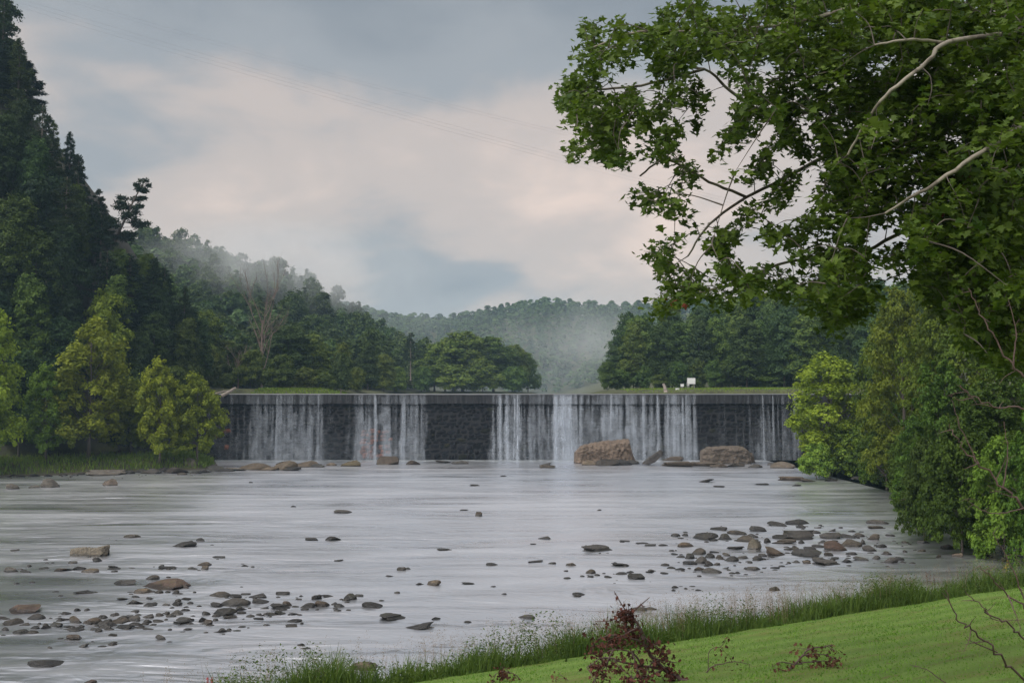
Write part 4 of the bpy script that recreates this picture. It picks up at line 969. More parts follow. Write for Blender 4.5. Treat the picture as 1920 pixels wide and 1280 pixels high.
for k, (px, py, w, h) in enumerate([(1850, 1045, 30, 12), (1780, 1030, 26, 10), (1800, 1044, 20, 8), (1880, 1052, 26, 9), (1735, 1018, 22, 6), (1760, 1045, 14, 7)]):
    rock(px, py, w, h, 'block', [(.5, .5, .6), DARK, TAN, DARK, DARK, TAN][k], label='dark wet rock in the shaded inlet under the right bank bushes', group='rocks in the shaded inlet')

# gravel and small stones just breaking the surface around the shoals
acc = Acc(); rgv = np.random.default_rng(17); gv, gf = IV2 * np.array([.5, .5, .5]), IF2
for zone, n_ in ((S_left, 90), (S_mid, 70), (S_r, 200), (S_ul, 70), (S_rl, 40), (S_bank, 90)):
    for k in range(n_):
        it = zone[int(rgv.integers(len(zone)))]; p = on_z(it[0] + rgv.normal(0, it[2] * .8 + 6), it[1] + rgv.normal(0, 4)); s = rgv.uniform(.10, .34)
        V = gv * np.array([s * rgv.uniform(.8, 1.7), s, s * rgv.uniform(.35, .8)]) * (1 + .25 * vnoise(gv, k, 3))[:, None]
        acc.add(V + np.array([p.x, p.y, rgv.uniform(-.06, .03)]), gf)
tag(link('gravel', acc.mesh('gravel', [M['rock']]), color=(.62, .6, .58)), 'small dark stones barely breaking the surface around the shoals', kind='stuff')
# ------------------------------------------------------------------ foreground sycamore
rs = np.random.default_rng(90)
STEM = np.array([17.5, 25.0, 0]); STEM[2] = float(lawn_z(STEM[0], STEM[1]))
bx = Acc(); tw = Acc()
c = curve([STEM + [0, 0, -.4], STEM + [-.1, 0, 4], STEM + [.1, .2, 9], STEM + [-.3, 0, 15], STEM + [0, .3, 21]], 6)
bx.add(*tube(c, np.linspace(.62, .2, len(c)), 12))
limb_px = [  # (pixel, pixel, depth) runs of the main limbs, from the stem outwards
    [None, (1960, 50, 21.5), (1900, 62, 19.5), (1775, 80, 18.6), (1740, 115, 18.4), (1670, 172, 18.2), (1630, 220, 18.5), (1590, 290, 19)],
    [None, (1960, 215, 20.5), (1915, 238, 18.8), (1840, 285, 18.2), (1760, 340, 18), (1705, 372, 18), (1660, 400, 18.3)],
    [None, (1930, 10, 26), (1760, 90, 26), (1600, 190, 26), (1500, 210, 25.5), (1440, 215, 25), (1370, 170, 24.5), (1320, 130, 24.2), (1240, 128, 24)],
    [None, (1900, 160, 27), (1700, 260, 26.5), (1560, 290, 26), (1480, 330, 25.5), (1400, 370, 25), (1330, 420, 24.6), (1290, 480, 24.4)],
    [None, (1940, -40, 23), (1800, -40, 22.5), (1650, 0, 22), (1500, 40, 22), (1350, 60, 22.2), (1200, 60, 22.5), (1110, 90, 22.8)],
    [None, (1960, 330, 26), (1830, 380, 25.6), (1700, 430, 25.2), (1600, 480, 25), (1480, 490, 24.8), (1380, 530, 24.6), (1290, 555, 24.5)],
    [None, (1990, 430, 21.5), (1900, 470, 21), (1830, 520, 20.5), (1770, 580, 20.2)],
    [(1770, 80, 18.6), (1700, 75, 18.4), (1640, 85, 18.6)],
    [(1320, 130, 24.2), (1250, 150, 23.8), (1170, 165, 23.6), (1080, 170, 23.4)],
    [(1400, 370, 25), (1330, 340, 24.6), (1250, 300, 24.2), (1200, 330, 24)]]
nodes = []; limbs = []
for k, lp in enumerate(limb_px):
    P = []
    for q in lp:
        if q is None: P.append(STEM + np.array([0, 0, max(4.0, at(*lp[1]).z - STEM[2] - 1.2)]))
        else: P.append(np.array(at(*q)))
    cc = curve(P, 5, .008, rs); r0 = [.065, .065, .09, .08, .08, .07, .06, .03, .04, .04][k]
    lb_ = Acc(); lb_.add(*tube(cc, np.linspace(r0, .022, len(cc)), 7)); limbs.append(lb_); nodes += [tuple(v) for v in cc[4:]]
OUT = [(1085, 30), (1160, 42), (1230, 20), (1300, -40), (1960, -40), (1960, 700), (1880, 690), (1800, 640), (1740, 560), (1700, 520), (1660, 560), (1640, 610), (1600, 590), (1565, 640), (1530, 600), (1480, 560), (1440, 540),
       (1400, 560), (1350, 580), (1290, 575), (1215, 592), (1200, 575), (1230, 540), (1235, 500), (1190, 472), (1230, 440), (1240, 400), (1180, 372), (1190, 330), (1150, 290), (1075, 300), (1060, 285), (1075, 250), (1040, 180), (1035, 150), (1075, 130), (1080, 80)]
HOLES = [(1330, 130, 34), (1355, 200, 30), (1280, 210, 26), (1300, 270, 40), (1390, 290, 36), (1440, 245, 30), (1345, 370, 66), (1260, 330, 26), (1210, 300, 18), (1420, 350, 28), (1480, 400, 24), (1540, 440, 22), (1330, 310, 30), (1270, 420, 22), (1560, 360, 14), (1620, 300, 14), (1700, 220, 14), (1300, 470, 36), (1420, 420, 30), (1390, 470, 34), (1455, 470, 34), (1510, 500, 26), (1690, 440, 26), (1640, 455, 30), (1715, 355, 24), (1590, 130, 16), (1380, 110, 14), (1450, 330, 22), (1180, 270, 18), (1230, 250, 20), (1135, 60, 16), (1660, 510, 30), (1500, 230, 22), (1420, 150, 16), (1350, 530, 20), (1580, 240, 16)]
CL = []
tries = 0
while len(CL) < 3000 and tries < 60000:
    tries += 1
    px = rs.uniform(1030, 1960); py = rs.uniform(-40, 700)
    if poly_sd(np.array([px]), np.array([py]), OUT)[0] > -6: continue
    if any((px - a_) ** 2 + (py - b_) ** 2 < (rad * rs.uniform(.8, 1.1)) ** 2 for a_, b_, rad in HOLES): continue
    dens = np.interp(px, [1030, 1300, 1500, 1700], [.75, .6, .8, 1.0]) * np.interp(py, [350, 480, 700], [1.0, .85, .9])
    if rs.random() > dens: continue
    if vnoise(np.array([[px, py]]), 71, .011)[0] + .6 * vnoise(np.array([[px, py]]), 72, .026)[0] < (-.27 if px < 1600 else -.55): continue
    CL.append(np.array(at(px, py, np.interp(px, [1030, 1400, 1960], [23.5, 23.5, 21.5]) + rs.normal(0, 1.8))))
CL = np.array(CL)
ND = np.array(nodes)
dist0 = np.array([np.min(((ND - c_) ** 2).sum(1)) for c_ in CL])
for k in np.argsort(dist0):
    c_ = CL[k]; d = ((ND - c_) ** 2).sum(1) + .6 * np.maximum(0, c_[0] - ND[:, 0])
    b = ND[int(np.argmin(d))]; ln = np.linalg.norm(c_ - b)
    if ln < .03: continue
    mid = b * .5 + c_ * .5 + np.array([0, 0, .10 * ln]) + rs.normal(0, .05 * ln, 3)
    cc = curve([b, mid, c_], 4); tw.add(*tube(cc, np.linspace(.011 + .006 * min(ln, 2), .005, len(cc)), 4))
    ND = np.concatenate([ND, cc[2:]])
syc = bpy.data.objects.new('sycamore_tree', None); COL.objects.link(syc); syc.location = tuple(STEM)
tag(syc, 'near sycamore whose leafy pale boughs overhang the upper right of the picture', 'tree')
def centre(me):
    me.transform(Matrix.Translation(-Vector(STEM))); return me
link('trunk', centre(bx.mesh('trunk', [M['barkpale']], True)), syc)
for lb_ in limbs: link('limb', centre(lb_.mesh('limb', [M['barkpale']], True)), syc, color=(.42, .40, .38))
link('twigs', centre(tw.mesh('twigs', [M['bark']], True)), syc)
# lobed leaves with five points
def star_leaves(C, N, D, size, r):
    n = len(C); N = unit(N); d = unit(D - (D * N).sum(1)[:, None] * N); b = np.cross(N, d)
    pts = [(-.42, 0, 0), (-.30, .34, .02), (-.02, .22, .0), (.12, .52, .05), (.20, .20, .0), (.58, .0, .05), (.20, -.20, .0), (.12, -.52, .05), (-.02, -.22, .0), (-.30, -.34, .02)]
    S = (size * np.clip(r.lognormal(0, .3, n), .45, 1.6))[:, None]; cup = r.uniform(-.6, 1.6, n)[:, None]
    V = np.stack([C + S * (p[0] * d + p[1] * b + cup * p[2] * N) for p in pts] + [C - S * .10 * N * cup], 1)
    base = np.arange(n)[:, None] * 11
    Fq = np.concatenate([base + np.array([[10, k, (k + 1) % 10]]) for k in range(10)], 0)
    return V.reshape(-1, 3), Fq
nl = rs.integers(11, 27, len(CL)); m_ = np.repeat(np.arange(len(CL)), nl); n = len(m_)
off = unit(rs.normal(0, 1, (n, 3))) * (rs.uniform(0, 1, (n, 1)) ** .45) * np.array([.30, .30, .30])
C = CL[m_] + off; C[:, 2] -= .10
N = np.array([0, 0, 1.0]) + rs.normal(0, .55, (n, 3)) + .5 * off + np.array([0, -.25, 0])
D = off + np.array([0, 0, -.35]) + rs.normal(0, .25, (n, 3))
V, Fq = star_leaves(C, N, D, np.full(n, .165), rs)
tt = np.clip(.45 * rs.uniform(0, 1, len(CL))[m_] + .55 * rs.uniform(0, 1, n), 0, 1)
link('crown', centre(np_mesh('crown', V, Fq, [M['sycleaf']], {'tint': ('FACE', np.tile(tt, 10))})), syc, color=(1.0, 1.04, .85))
# brown dead leaf cluster in the crown
for k, (px, py) in enumerate([(1805, 345), (1755, 405), (1270, 562)]):
    n = [16, 9, 5][k]; cpos = np.array(at(px, py, 21.0)); q = cpos + rs.normal(0, .12, (n, 3))
    V, Fq = star_leaves(q, rs.normal(0, 1, (n, 3)), rs.normal(0, .4, (n, 3)) + [0, 0, -1], np.full(n, .15), rs)
    link('dead_leaf_cluster', centre(np_mesh('dead_leaf_cluster', V, Fq, [M['deadleaf']], {'tint': ('FACE', rs.uniform(0, 1, len(Fq)))})), syc, color=(1.5, 1, 1))

# ------------------------------------------------------------------ bare branches in the right foreground
def limb_thing(name, label, cat, runs, root, mt, leafn=0, seed=0, leaf_sz=.09, twigs=3):
    """runs: list of (points [(px,py,Y)...], radius). one thing with its limbs and dead leaves"""
    r = np.random.default_rng(seed); a = Acc(); L = []
    for pts, rad in runs:
        P = [np.array(at(*q)) for q in pts]; cc = curve(P, 6, .006 * np.linalg.norm(P[0] - P[-1]), r)
        a.add(*tube(cc, np.linspace(rad, rad * .3, len(cc)), 6)); L += [tuple(v) for v in cc[3:]]
        for k in range(twigs):
            i = int(r.integers(len(cc) // 3, len(cc))); d = unit(np.gradient(cc, axis=0)[i] + r.normal(0, .5, 3)); ln = r.uniform(.2, .6) * rad * 30
            c2 = curve([cc[i], cc[i] + d * ln * .5 + r.normal(0, .05 * ln, 3), cc[i] + d * ln], 3); a.add(*tube(c2, np.linspace(rad * .35, rad * .12, len(c2)), 4)); L += [tuple(v) for v in c2[2:]]
    e = bpy.data.objects.new(name, None); COL.objects.link(e); e.location = root
    me = a.mesh('branch', [M[mt]], True); me.transform(Matrix.Translation(-Vector(root))); link('branch', me, e)
    if leafn:
        L = np.array(L); i = r.integers(0, len(L), leafn); q = L[i] + r.normal(0, .10, (leafn, 3)) + np.array([0, 0, -.10])
        V, Fq = star_leaves(q, r.normal(0, 1, (leafn, 3)), r.normal(0, .45, (leafn, 3)) + [0, 0, -1], np.full(leafn, leaf_sz), r)
        me = np_mesh('leaves', V, Fq, [M['deadleaf']], {'tint': ('FACE', np.tile(r.uniform(0, 1, leafn), 10))}); me.transform(Matrix.Translation(-Vector(root))); link('leaves', me, e)
    return tag(e, label, cat)
gx, gy = 6.6, 11.0
limb_thing('bare_sapling', 'bare purplish twigs of a leafless sapling at the lower right edge', 'sapling',
    [([(2080, 1500, 11), (1990, 1350, 10.8), (1920, 1272, 10.4), (1870, 1222, 10), (1822, 1180, 9.8), (1795, 1150, 9.7), (1772, 1105, 9.6)], .016),
     ([(1990, 1350, 10.8), (1960, 1250, 10.5), (1920, 1195, 10.2), (1880, 1165, 10), (1845, 1142, 9.9), (1810, 1108, 9.8)], .014),
     ([(1960, 1250, 10.5), (1930, 1150, 10.6), (1890, 1115, 10.6), (1862, 1085, 10.5), (1838, 1060, 10.5)], .013),
     ([(1890, 1115, 10.6), (1900, 1140, 10.4), (1915, 1180, 10.3)], .009), ([(1930, 1150, 10.6), (1912, 1100, 10.6), (1885, 1040, 10.6), (1862, 1000, 10.6)], .010),
     ([(1845, 1142, 9.9), (1870, 1162, 9.9), (1930, 1160, 10)], .007), ([(1870, 1222, 10), (1830, 1205, 9.9), (1812, 1198, 9.8)], .008),
     ([(1800, 1300, 9), (1765, 1275, 9), (1738, 1255, 9), (1706, 1245, 9)], .007)], (4.9, 9.2, float(lawn_z(4.9, 9.2))), 'twig', seed=5, twigs=4)
limb_thing('bare_sapling', 'reddish leafless branches crossing the right edge in front of the bank trees', 'sapling',
    [([(2100, 1250, 13), (2000, 1020, 13), (1920, 952, 13), (1880, 915, 13), (1835, 868, 13), (1800, 830, 13), (1780, 795, 13)], .022),
     ([(2000, 1020, 13), (1960, 800, 13), (1920, 768, 13), (1880, 765, 13), (1825, 745, 13), (1800, 722, 13)], .018),
     ([(1960, 800, 13), (1940, 720, 13), (1900, 690, 13), (1870, 640, 13), (1840, 590, 13), (1815, 540, 13)], .018),
     ([(1920, 952, 13), (1870, 962, 13), (1840, 955, 13), (1810, 935, 13)], .010), ([(1900, 690, 13), (1905, 620, 13), (1890, 560, 13)], .012), ([(1880, 915, 13), (1890, 850, 13), (1882, 790, 13)], .010),
     ([(1825, 745, 13), (1800, 750, 13), (1780, 740, 13)], .008), ([(1835, 868, 13), (1800, 800, 13), (1785, 750, 13)], .009)], (8.0, 12.8, float(lawn_z(8.0, 12.8))), 'twig', seed=6, twigs=5)

# dead branches lying on the lawn
def lawn_hit(px, py):
    a = at(px, py, 1.0) - Vector((0, 0, CAM_Z)); lo, hi = 5.0, 60.0
    for _ in range(50):
        mid = (lo + hi) / 2
        if CAM_Z + a.z * mid > float(lawn_z(a.x * mid, mid)): lo = mid
        else: hi = mid
    return Vector((a.x * lo, lo, float(lawn_z(a.x * lo, lo))))
g0 = lawn_hit(1285, 1276); Y0 = g0.y
limb_thing('dead_branch', 'big fallen branch with curled red-brown leaves propped on the lawn edge', 'branch',
    [([(1320, 1290, Y0 - .3), (1285, 1275, Y0), (1245, 1252, Y0 + .2), (1222, 1230, Y0 + .2), (1208, 1205, Y0), (1198, 1175, Y0), (1186, 1155, Y0), (1175, 1147, Y0)], .075),
     ([(1186, 1155, Y0), (1172, 1162, Y0), (1172, 1172, Y0), (1180, 1182, Y0), (1192, 1188, Y0)], .035), ([(1180, 1150, Y0), (1166, 1143, Y0)], .02),
     ([(1245, 1252, Y0 + .2), (1205, 1248, Y0 - .2), (1170, 1240, Y0 - .4), (1130, 1232, Y0 - .5), (1100, 1250, Y0 - .6)], .04),
     ([(1205, 1248, Y0 - .2), (1185, 1222, Y0 - .4), (1150, 1218, Y0 - .4), (1115, 1232, Y0 - .4)], .03), ([(1208, 1205, Y0), (1180, 1195, Y0 - .3), (1150, 1190, Y0 - .3), (1125, 1196, Y0 - .3), (1108, 1215, Y0 - .4)], .03),
     ([(1198, 1175, Y0), (1190, 1178, Y0 - .3), (1165, 1192, Y0 - .3), (1140, 1200, Y0)], .025), ([(1198, 1185, Y0), (1215, 1200, Y0), (1235, 1215, Y0), (1250, 1232, Y0)], .022), ([(1222, 1230, Y0), (1240, 1240, Y0), (1256, 1260, Y0)], .02),
     ([(1185, 1222, Y0 - .4), (1195, 1258, Y0 - .6), (1180, 1280, Y0 - .8)], .03), ([(1150, 1218, Y0 - .4), (1130, 1255, Y0 - .6), (1115, 1275, Y0 - .7)], .025), ([(1245, 1252, Y0), (1215, 1268, Y0 - .5), (1170, 1272, Y0 - .7)], .03)],
    tuple(g0), 'twig', 1250, 7, .10, 7)
g1 = lawn_hit(1480, 1258); Y1 = g1.y
limb_thing('dead_branch', 'smaller fallen branch with brown leaves lying alone on the open lawn', 'branch',
    [([(1472, 1262, Y1), (1490, 1245, Y1), (1505, 1228, Y1), (1520, 1215, Y1), (1545, 1212, Y1), (1562, 1208, Y1)], .035), ([(1490, 1245, Y1), (1520, 1240, Y1), (1548, 1238, Y1), (1572, 1236, Y1)], .02), ([(1505, 1228, Y1), (1530, 1225, Y1), (1558, 1230, Y1), (1562, 1242, Y1)], .02), ([(1490, 1245, Y1), (1465, 1240, Y1), (1448, 1248, Y1)], .018)],
    tuple(g1), 'twig', 190, 8, .10, 3)
g2 = lawn_hit(1330, 1262); Y2 = g2.y
limb_thing('dead_branch', 'thin arched bare twig between the two leafy dead branches', 'branch',
    [([(1320, 1265, Y2), (1335, 1250, Y2), (1360, 1242, Y2), (1385, 1240, Y2), (1410, 1246, Y2)], .022), ([(1328, 1256, Y2), (1330, 1220, Y2), (1350, 1213, Y2), (1362, 1225, Y2), (1380, 1240, Y2)], .012), ([(1350, 1213, Y2), (1360, 1200, Y2), (1350, 1190, Y2)], .01)],
    tuple(g2), 'twig', 36, 9, .09, 2)
g3 = lawn_hit(935, 1279); Y3 = g3.y
limb_thing('dead_branch', 'small brown-leaved dead branch at the bottom edge left of the big one', 'branch',
    [([(985, 1290, Y3), (972, 1268, Y3), (955, 1260, Y3), (938, 1258, Y3), (918, 1272, Y3)], .02), ([(955, 1260, Y3), (948, 1252, Y3), (938, 1250, Y3)], .012), ([(930, 1262, Y3), (920, 1285, Y3)], .012)],
    tuple(g3), 'twig', 110, 10, .10, 2)
g4 = lawn_hit(1062, 1278); Y4 = g4.y
limb_thing('dead_branch', 'short bare stick with a few brown leaves beside the big fallen branch', 'branch',
    [([(1080, 1288, Y4), (1062, 1272, Y4), (1048, 1262, Y4)], .016), ([(1062, 1272, Y4), (1045, 1272, Y4), (1038, 1280, Y4)], .01)], tuple(g4), 'twig', 26, 11, .09, 2)

# ------------------------------------------------------------------ grass of the near bank
def blades(C, h, w, lean, r, k=3):
    """tapered, bending blades: C (n,3) roots"""
    n = len(C); a = r.uniform(0, 6.28, n); d = np.stack([np.cos(a), np.sin(a), np.zeros(n)], 1)
    a2 = r.uniform(0, 6.28, n); b = np.stack([np.cos(a2), np.sin(a2), np.zeros(n)], 1) * (w / 2)[:, None]
    Zv = np.array([0, 0, 1.])
    p1 = C + Zv * (h * .55)[:, None] + d * (h * lean * .3)[:, None]
    p2 = C + Zv * (h * (1 - .35 * lean))[:, None] + d * (h * lean)[:, None]
    V = np.stack([C - b, C + b, p1 + b * .8, p1 - b * .8, p2], 1).reshape(-1, 3)
    i = np.arange(n)[:, None] * 5
    return V, [i + np.array([[0, 1, 2, 3]]), i + np.array([[3, 2, 4]])]
rg = np.random.default_rng(55)
def bank_xyz(s, t_):
    x = EDGE0[0] + s * EDGE_N[0] + t_ * EDGE_D[0]; y = EDGE0[1] + s * EDGE_N[1] + t_ * EDGE_D[1]
    return np.stack([x, y, bank_z(s)], 1)
acc = Acc()
NT_ = 2900
t_ = rg.uniform(-18.5, 33, NT_); s_ = rg.uniform(-3.0, .25, NT_); 
hump = .75 + .45 * np.sin(t_ * .8 + 1) * np.sin(t_ * .33) + .25 * np.sin(t_ * 2.1)
th_ = 1.35 * np.clip(hump + rg.normal(0, .22, NT_), .25, 1.45) * np.interp(s_, [-3, -1.5, 0, .3], [.8, 1.0, .75, .25])
cc = bank_xyz(s_, t_); kk = 15; m_ = np.repeat(np.arange(NT_), kk); n = len(m_)
C = cc[m_] + np.concatenate([rg.normal(0, .14, (n, 2)), np.full((n, 1), -.05)], 1)
V, Fl = blades(C, th_[m_] * rg.uniform(.35, 1.15, n), rg.uniform(.018, .045, n), rg.uniform(.1, .65, n), rg)
tv = np.clip(rg.uniform(0, 1, NT_)[m_] * .6 + rg.uniform(0, .4, n), 0, 1)
acc.add(V, Fl[0], tv); acc.F.setdefault(3, []).append(Fl[1]); acc.A.setdefault(3, []).append(tv)
tag(link('bank_grass', acc.mesh('bank_grass', [M['blade']]), color=(.85, .95, .75)), 'tall uncut grass and weeds along the near water edge', kind='stuff')
# leafy weeds
acc = Acc(); NW = 620
t_ = rg.uniform(-18, 33, NW); s_ = rg.uniform(-2.6, .1, NW); cc = bank_xyz(s_, t_)
hh = 1.6 * rg.uniform(.35, .95, NW) * np.clip(.9 + .4 * np.sin(t_ * .7), .5, 1.3); kk = 34; m_ = np.repeat(np.arange(NW), kk); n = len(m_)
u = rg.uniform(.1, 1, n); P = cc[m_] + np.concatenate([rg.normal(0, .17, (n, 2)), (u * hh[m_])[:, None]], 1)
V, Q_ = leaf_quads(P, np.array([0, 0, 1.]) + rg.normal(0, .5, (n, 3)), np.full(n, .115), rg, .42)
acc.add(V, Q_, np.clip(rg.uniform(0, .7, NW)[m_] + rg.uniform(0, .3, n), 0, 1))
tag(link('bank_weeds', acc.mesh('bank_weeds', [M['leaf']]), color=(1.0, 1.15, .8)), 'leafy green weeds mixed through the tall bank grass', kind='stuff')
# pale seed heads
acc = Acc(); NS = 1300
t_ = np.concatenate([rg.uniform(-20, 33, NS // 2), rg.normal(4, 7, NS // 2)]); s_ = rg.uniform(-3.0, -.2, NS); cc = bank_xyz(s_, t_); hh = rg.uniform(1.0, 2.0, NS)
le = rg.normal(0, .12, (NS, 2)) * hh[:, None]
V, Fl = blades(cc, hh, np.full(NS, .012), np.full(NS, .12), rg); acc.add(V, Fl[0], .3)
acc.F.setdefault(3, []).append(Fl[1]); acc.A.setdefault(3, []).append(np.full(len(Fl[1]), .3))
kk = 22; m_ = np.repeat(np.arange(NS), kk); n = len(m_); u = rg.uniform(.66, 1.05, n)
P = cc[m_] + np.concatenate([le[m_] * (u ** 2)[:, None] * .4 + rg.normal(0, .05, (n, 2)), (u * hh[m_] * .97)[:, None]], 1)
V, Q_ = leaf_quads(P, rg.normal(0, 1, (n, 3)), np.full(n, .045), rg, .35); acc.add(V, Q_, rg.uniform(0, 1, n))
tag(link('seed_grass', acc.mesh('seed_grass', [M['seed']])), 'pinkish-tan feathery grass seed heads above the bank weeds', kind='stuff')
# short grass of the lawn
acc = Acc(); NB = 90000
t_ = rg.uniform(-12, 24, NB); s_ = 24 * rg.uniform(0, 1, NB) ** .9
C = bank_xyz(s_, t_); C[:, 2] += .0
V = np.stack([C, C, C], 1); h_ = rg.uniform(.03, .085, NB); wv = rg.normal(0, .014, (NB, 2))
V[:, 0, :2] += wv; V[:, 1, :2] -= wv; V[:, 2, 2] += h_; V[:, 2, :2] += rg.normal(0, .03, (NB, 2))
stripe = .5 + .5 * np.sin(s_ * 3.4)
acc.add(V.reshape(-1, 3), np.arange(NB * 3).reshape(NB, 3), np.clip(.25 + .3 * stripe + rg.uniform(-.25, .45, NB), 0, 1))
tag(link('lawn_grass', acc.mesh('lawn_grass', [M['blade']]), color=(1.12, 1.5, .8)), 'short mown grass blades of the lawn', kind='stuff')
# grass on the left bank and behind the dam
acc = Acc(); NB = 16000
x = rg.uniform(-84, -44, NB); y = rg.uniform(126, 158, NB); d1 = poly_sd(x, y, RIVER); ok = (d1 > .5) & (d1 < 9) & (poly_sd(x, y, BLUFF) > -3)
x, y = x[ok], y[ok]; n = len(x); V, Fl = blades(np.stack([x, y, terrain(x, y) - .05], 1), rg.uniform(.4, 1.3, n), rg.uniform(.06, .14, n), rg.uniform(.2, .7, n), rg)
tv = rg.uniform(0, 1, n); acc.add(V, Fl[0], tv); acc.F.setdefault(3, []).append(Fl[1]); acc.A.setdefault(3, []).append(tv)
for (x0, x1, y0, y1) in ((-46, -28, 172, 190), (22, 62, 170, 205)):
    NB = 7000; x = rg.uniform(x0, x1, NB); y = rg.uniform(y0, y1, NB); ok = poly_sd(x, y, LAKE) > .3
    x, y = x[ok], y[ok]; n = len(x); V, Fl = blades(np.stack([x, y, terrain(x, y) - .05], 1), rg.uniform(.25, .7, n), rg.uniform(.08, .16, n), rg.uniform(.2, .7, n), rg)
    tv = rg.uniform(.2, 1, n); acc.add(V, Fl[0], tv); acc.F.setdefault(3, []).append(Fl[1]); acc.A.setdefault(3, []).append(tv)
tag(link('shore_grass', acc.mesh('shore_grass', [M['blade']]), color=(1.25, 1.3, .75)), 'long green grass on the left bank and along the lake shore', kind='stuff')

# countable weeds standing above the grass
def tall_weed(px, py, h, label, flower=None, seed=0, leafy=True):
    s0 = lawn_hit(px, py) if py > 1100 else None
    p = np.array(on_z(px, py, .9)); r = np.random.default_rng(seed); a = Acc()
    st, tq = bank_st(p[0], p[1]); p[2] = float(bank_z(np.array([st]))[0]) if st > -3.2 else .05
    e = bpy.data.objects.new('tall_weed', None); COL.objects.link(e); e.location = tuple(p)
    tips = []
    for k in range(3):
        top = np.array([r.normal(0, .12) * h, r.normal(0, .12) * h, h * r.uniform(.75, 1)])
        c = curve([np.zeros(3) - [0, 0, .1], top * .5 + r.normal(0, .03, 3), top], 5); a.add(*tube(c, np.linspace(.016, .006, len(c)), 5)); tips.append(c)
    link('stem', a.mesh('stem', [M['twig'] if not leafy else M['leaf']], True), e)
    T = np.concatenate(tips); n = 90; q = T[r.integers(2, len(T), n)] + r.normal(0, .06, (n, 3))
    if leafy:
        V, Q_ = leaf_quads(q, np.array([0, 0, 1.]) + r.normal(0, .5, (n, 3)), np.full(n, .09), r, .4)
        link('leaves', np_mesh('leaves', V, Q_, [M['leaf']], {'tint': ('FACE', r.uniform(0, .7, n))}), e)
    if flower:
        q = np.concatenate([c[-5:] for c in tips]); q = q[r.integers(0, len(q), 60)] + r.normal(0, .035, (60, 3))
        V, Q_ = leaf_quads(q, r.normal(0, 1, (60, 3)), np.full(60, .06), r, .6)
        link('flower', np_mesh('flower', V, Q_, [M[flower]], {'tint': ('FACE', r.uniform(0, 1, 60))}), e)
    return tag(e, label, 'weed', 'tall weeds on the near bank')
tall_weed(1256, 1182, 2.0, 'tall leafy weed rising above the grass right of the big dead branch', None, 1)
tall_weed(1888, 1070, 1.5, 'yellow-flowered tall weed by the dark inlet', 'yellow', 2)
tall_weed(1697, 1092, 1.1, 'dark brown dock stalk with orange leaves near the shoal', 'dock', 3, False)
tall_weed(1740, 1085, 1.2, 'brown dried dock stalk standing second from the shoal', 'dock', 4, False)
tall_weed(1752, 1083, 1.2, 'brown dried dock stalk standing third from the shoal', 'dock', 5, False)
tall_weed(1706, 1090, 1.2, 'greenish-brown dock stalk beside the dark brown one', 'dock', 6, True)
tall_weed(1062, 1270, .9, 'slender weed left of the big dead branch', None, 7)
for k, (px, py) in enumerate([(389, 1284), (397, 1282)]):
    p = on_z(px, 1292, .3); a = Acc(); c = curve([(0, 0, -.5), (.01, 0, .1), (.0, 0, .35)], 4); a.add(*tube(c, .008, 5))
    e = bpy.data.objects.new('red_flower', None); COL.objects.link(e); e.location = tuple(p)
    link('stem', a.mesh('stem', [M['leaf']], True), e); r = np.random.default_rng(k)
    q = np.stack([r.normal(0, .022, 50), r.normal(0, .022, 50), r.uniform(.12, .42, 50)], 1); V, Q_ = leaf_quads(q, r.normal(0, 1, (50, 3)), np.full(50, .06), r, .5)
    link('flower', np_mesh('flower', V, Q_, [M['red']]), e)
    tag(e, ['red flower spike, the one nearer the left edge, at the bottom of the picture', 'red flower spike, the taller one nearer the weeds, at the bottom of the picture'][k], 'flower', 'red flower spikes')

# ------------------------------------------------------------------ signs, driftwood, stump, wires
def sign(px, py, w, h, Y, label, posts, legh):
    p = at(px, py, Y); k = Y / F; g0 = th(p.x, Y)
    e = bpy.data.objects.new('notice_board', None); COL.objects.link(e); e.location = (p.x, Y, g0)
    zc = p.z - g0; a = Acc(); W_, H_ = w * k / 2, h * k / 2; b = .05
    V, Q_ = box_np(-W_, W_, -.05, .05, zc - H_, zc + H_); a.add(V, Q_); link('panel', a.mesh('panel', [M['white']]), e)
    a = Acc()
    for (x0, x1, z0, z1) in ((-W_ - b, W_ + b, zc + H_, zc + H_ + b), (-W_ - b, W_ + b, zc - H_ - b, zc - H_), (-W_ - b, -W_, zc - H_, zc + H_), (W_, W_ + b, zc - H_, zc + H_)):
        a.add(*box_np(x0, x1, -.07, .07, z0, z1))
    link('frame', a.mesh('frame', [M['post']]), e)
    for x in posts:
        a = Acc(); a.add(*box_np(x * W_ - .06, x * W_ + .06, .055, .17, -.3, zc + H_ * .6)); link('post', a.mesh('post', [M['post']]), e)
    return tag(e, label, 'sign', 'white signs on the right shore')
sign(1296, 714, 15, 11, 184, 'larger white board on two posts on the grassy right shore', (-.8, .8), 1)
sign(1279, 722, 6, 5, 183, 'small white sign plate left of the larger board', (0,), .5)
sign(1290, 720, 4, 6, 186, 'narrow white plate just behind the larger board', (0,), .5)
sign(1270, 729, 7, 3, 182, 'lowest white marker near the dam crest', (-.5, .5), .2)
def log(name, pts, rad, label, cat, mt='barkdead'):
    P = [np.array(at(*q)) for q in pts]; o = P[0].copy(); a = Acc(); c = curve([p - o for p in P], 6, .03, np.random.default_rng(3)); a.add(*tube(c, np.linspace(rad, rad * .5, len(c)), 8))
    V = np.array([c[0], c[-1]]); 
    return tag(link(name, a.mesh(name, [M[mt]], True), loc=tuple(o)), label, cat)
log('driftwood_log', [(416, 742, 163.2), (428, 735, 163.8), (442, 727, 165)], .35, 'pale driftwood log propped on the left end of the dam crest', 'log')
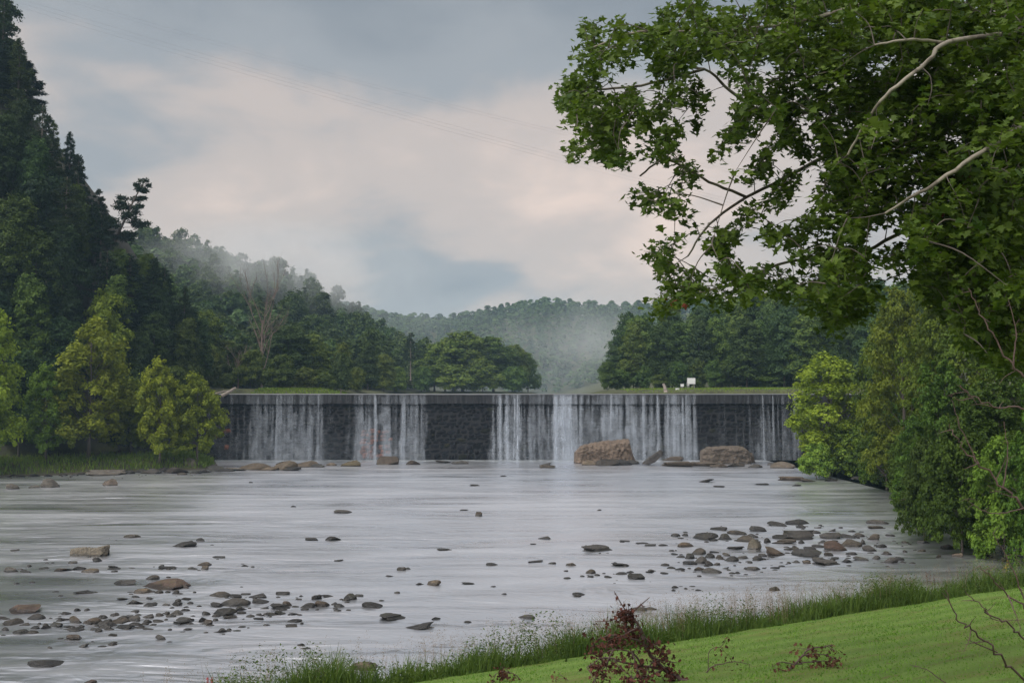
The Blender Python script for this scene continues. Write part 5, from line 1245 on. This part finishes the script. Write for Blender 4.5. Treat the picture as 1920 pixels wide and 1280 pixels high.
log('driftwood_stick', [(404, 738, 163.4), (420, 733, 164.2), (434, 734, 165)], .14, 'thin grey stick crossing the driftwood log on the crest', 'log')
log('stump', [(1248, 736, 181), (1247, 728, 181), (1244, 719, 181)], .42, 'broken grey stump at the water edge left of the white signs', 'stump')
log('post_stub', [(639, 737, 164.5), (639, 729, 164.5)], .14, 'short dark post standing on the dam crest', 'post', 'bark')
def wire(p0, p1, Y0, Y1, sag, label):
    A, B = np.array(at(*p0, Y0)), np.array(at(*p1, Y1)); d = B - A; A = A - d * .45; B = B + d * .9
    u = np.linspace(0, 1, 60); P = A[None] + (B - A)[None] * u[:, None]; P[:, 2] -= sag * 4 * u * (1 - u); P[:, 2] += sag * .9
    V, Q_ = tube(P - A, .020, 5); return tag(link('power_line', np_mesh('power_line', V, Q_, [M['wire']], smooth=True), loc=tuple(A)), label, 'power line', 'power lines over the valley')
wire((60, 14), (1175, 322), 330, 330, 6, 'topmost of the three close power lines slanting across the sky')
wire((60, 22), (1175, 328), 331, 331, 6, 'middle one of the three close power lines slanting across the sky')
wire((60, 30), (1175, 334), 332, 332, 6, 'lowest of the three close power lines slanting across the sky')
wire((240, 40), (1060, 247), 380, 380, 7, 'upper of the two faint distant power lines')
wire((240, 46), (1060, 252), 381, 381, 7, 'lower of the two faint distant power lines')

# ------------------------------------------------------------------ air
m, nt = mat('haze_air'); g = NT(nt)
pv = g.n('ShaderNodeVolumePrincipled', {'Color': (.50, .75, 1.0, 1), 'Density': .00017, 'Anisotropy': .1}); g.out(pv.outputs[0], True); M['haze'] = m
a = Acc(); a.add(*box_np(-1520, 1520, -320, 1720, -3, 172)); hz = link('haze', a.mesh('haze', [M['haze']]))
tag(hz, 'thin blue morning haze filling the valley', kind='stuff')

# drifting mist: soft banks of fog on the hill, over the lake and above the pool
def mist(px, py, Y, sx, sy, sz, dens, nscale, label, seed):
    m, nt = mat('mist'); g = NT(nt)
    o = g.n('ShaderNodeTexCoord').outputs['Object']
    ln = g.n('ShaderNodeVectorMath', {0: o}, operation='LENGTH').outputs['Value']
    f = g.ramp(ln, [(.15, 1.), (1., 0.)], 'EASE')
    k = g.noise(g.mapv(o, (sx / nscale, sy / nscale, sz / nscale), (seed * 1.7, seed, 0)), 1.0, 3, .55, .4)
    d = g.math('MULTIPLY', g.math('MULTIPLY', f, g.ramp(k, [(.40, 0.), (.66, 1.)])), dens)
    pv = g.n('ShaderNodeVolumePrincipled', {'Color': (.93, .96, 1.0, 1), 'Density': d, 'Anisotropy': .1}); g.out(pv.outputs[0], True)
    V, Fc = ico(3); p = at(px, py, Y)
    return tag(link('mist', np_mesh('mist', V, Fc, [m]), loc=tuple(p), scale=(sx, sy, sz)), label, kind='stuff')
mist(530, 510, 410, 74, 70, 24, .030, 34, 'fog bank trailing across the top of the left hill', 1)
mist(1100, 622, 620, 95, 160, 24, .0045, 60, 'fog bank hanging over the far valley beside the right wood', 2)
mist(900, 690, 430, 110, 150, 20, .0035, 60, 'thin mist lying over the lake', 3)
mist(760, 590, 700, 120, 120, 26, .0035, 70, 'thin cloud trailing along the far ridge', 4)
for k, (px, sx, dn) in enumerate([(535, 8.5, .05), (733, 7.5, .05), (953, 4.0, .05), (1060, 5, .07), (1200, 10, .08)]):
    mist(px, 852, 161.6, sx, 1.6, 2.6, dn, 2.5, 'faint spray at the foot of the falls', 5 + k)
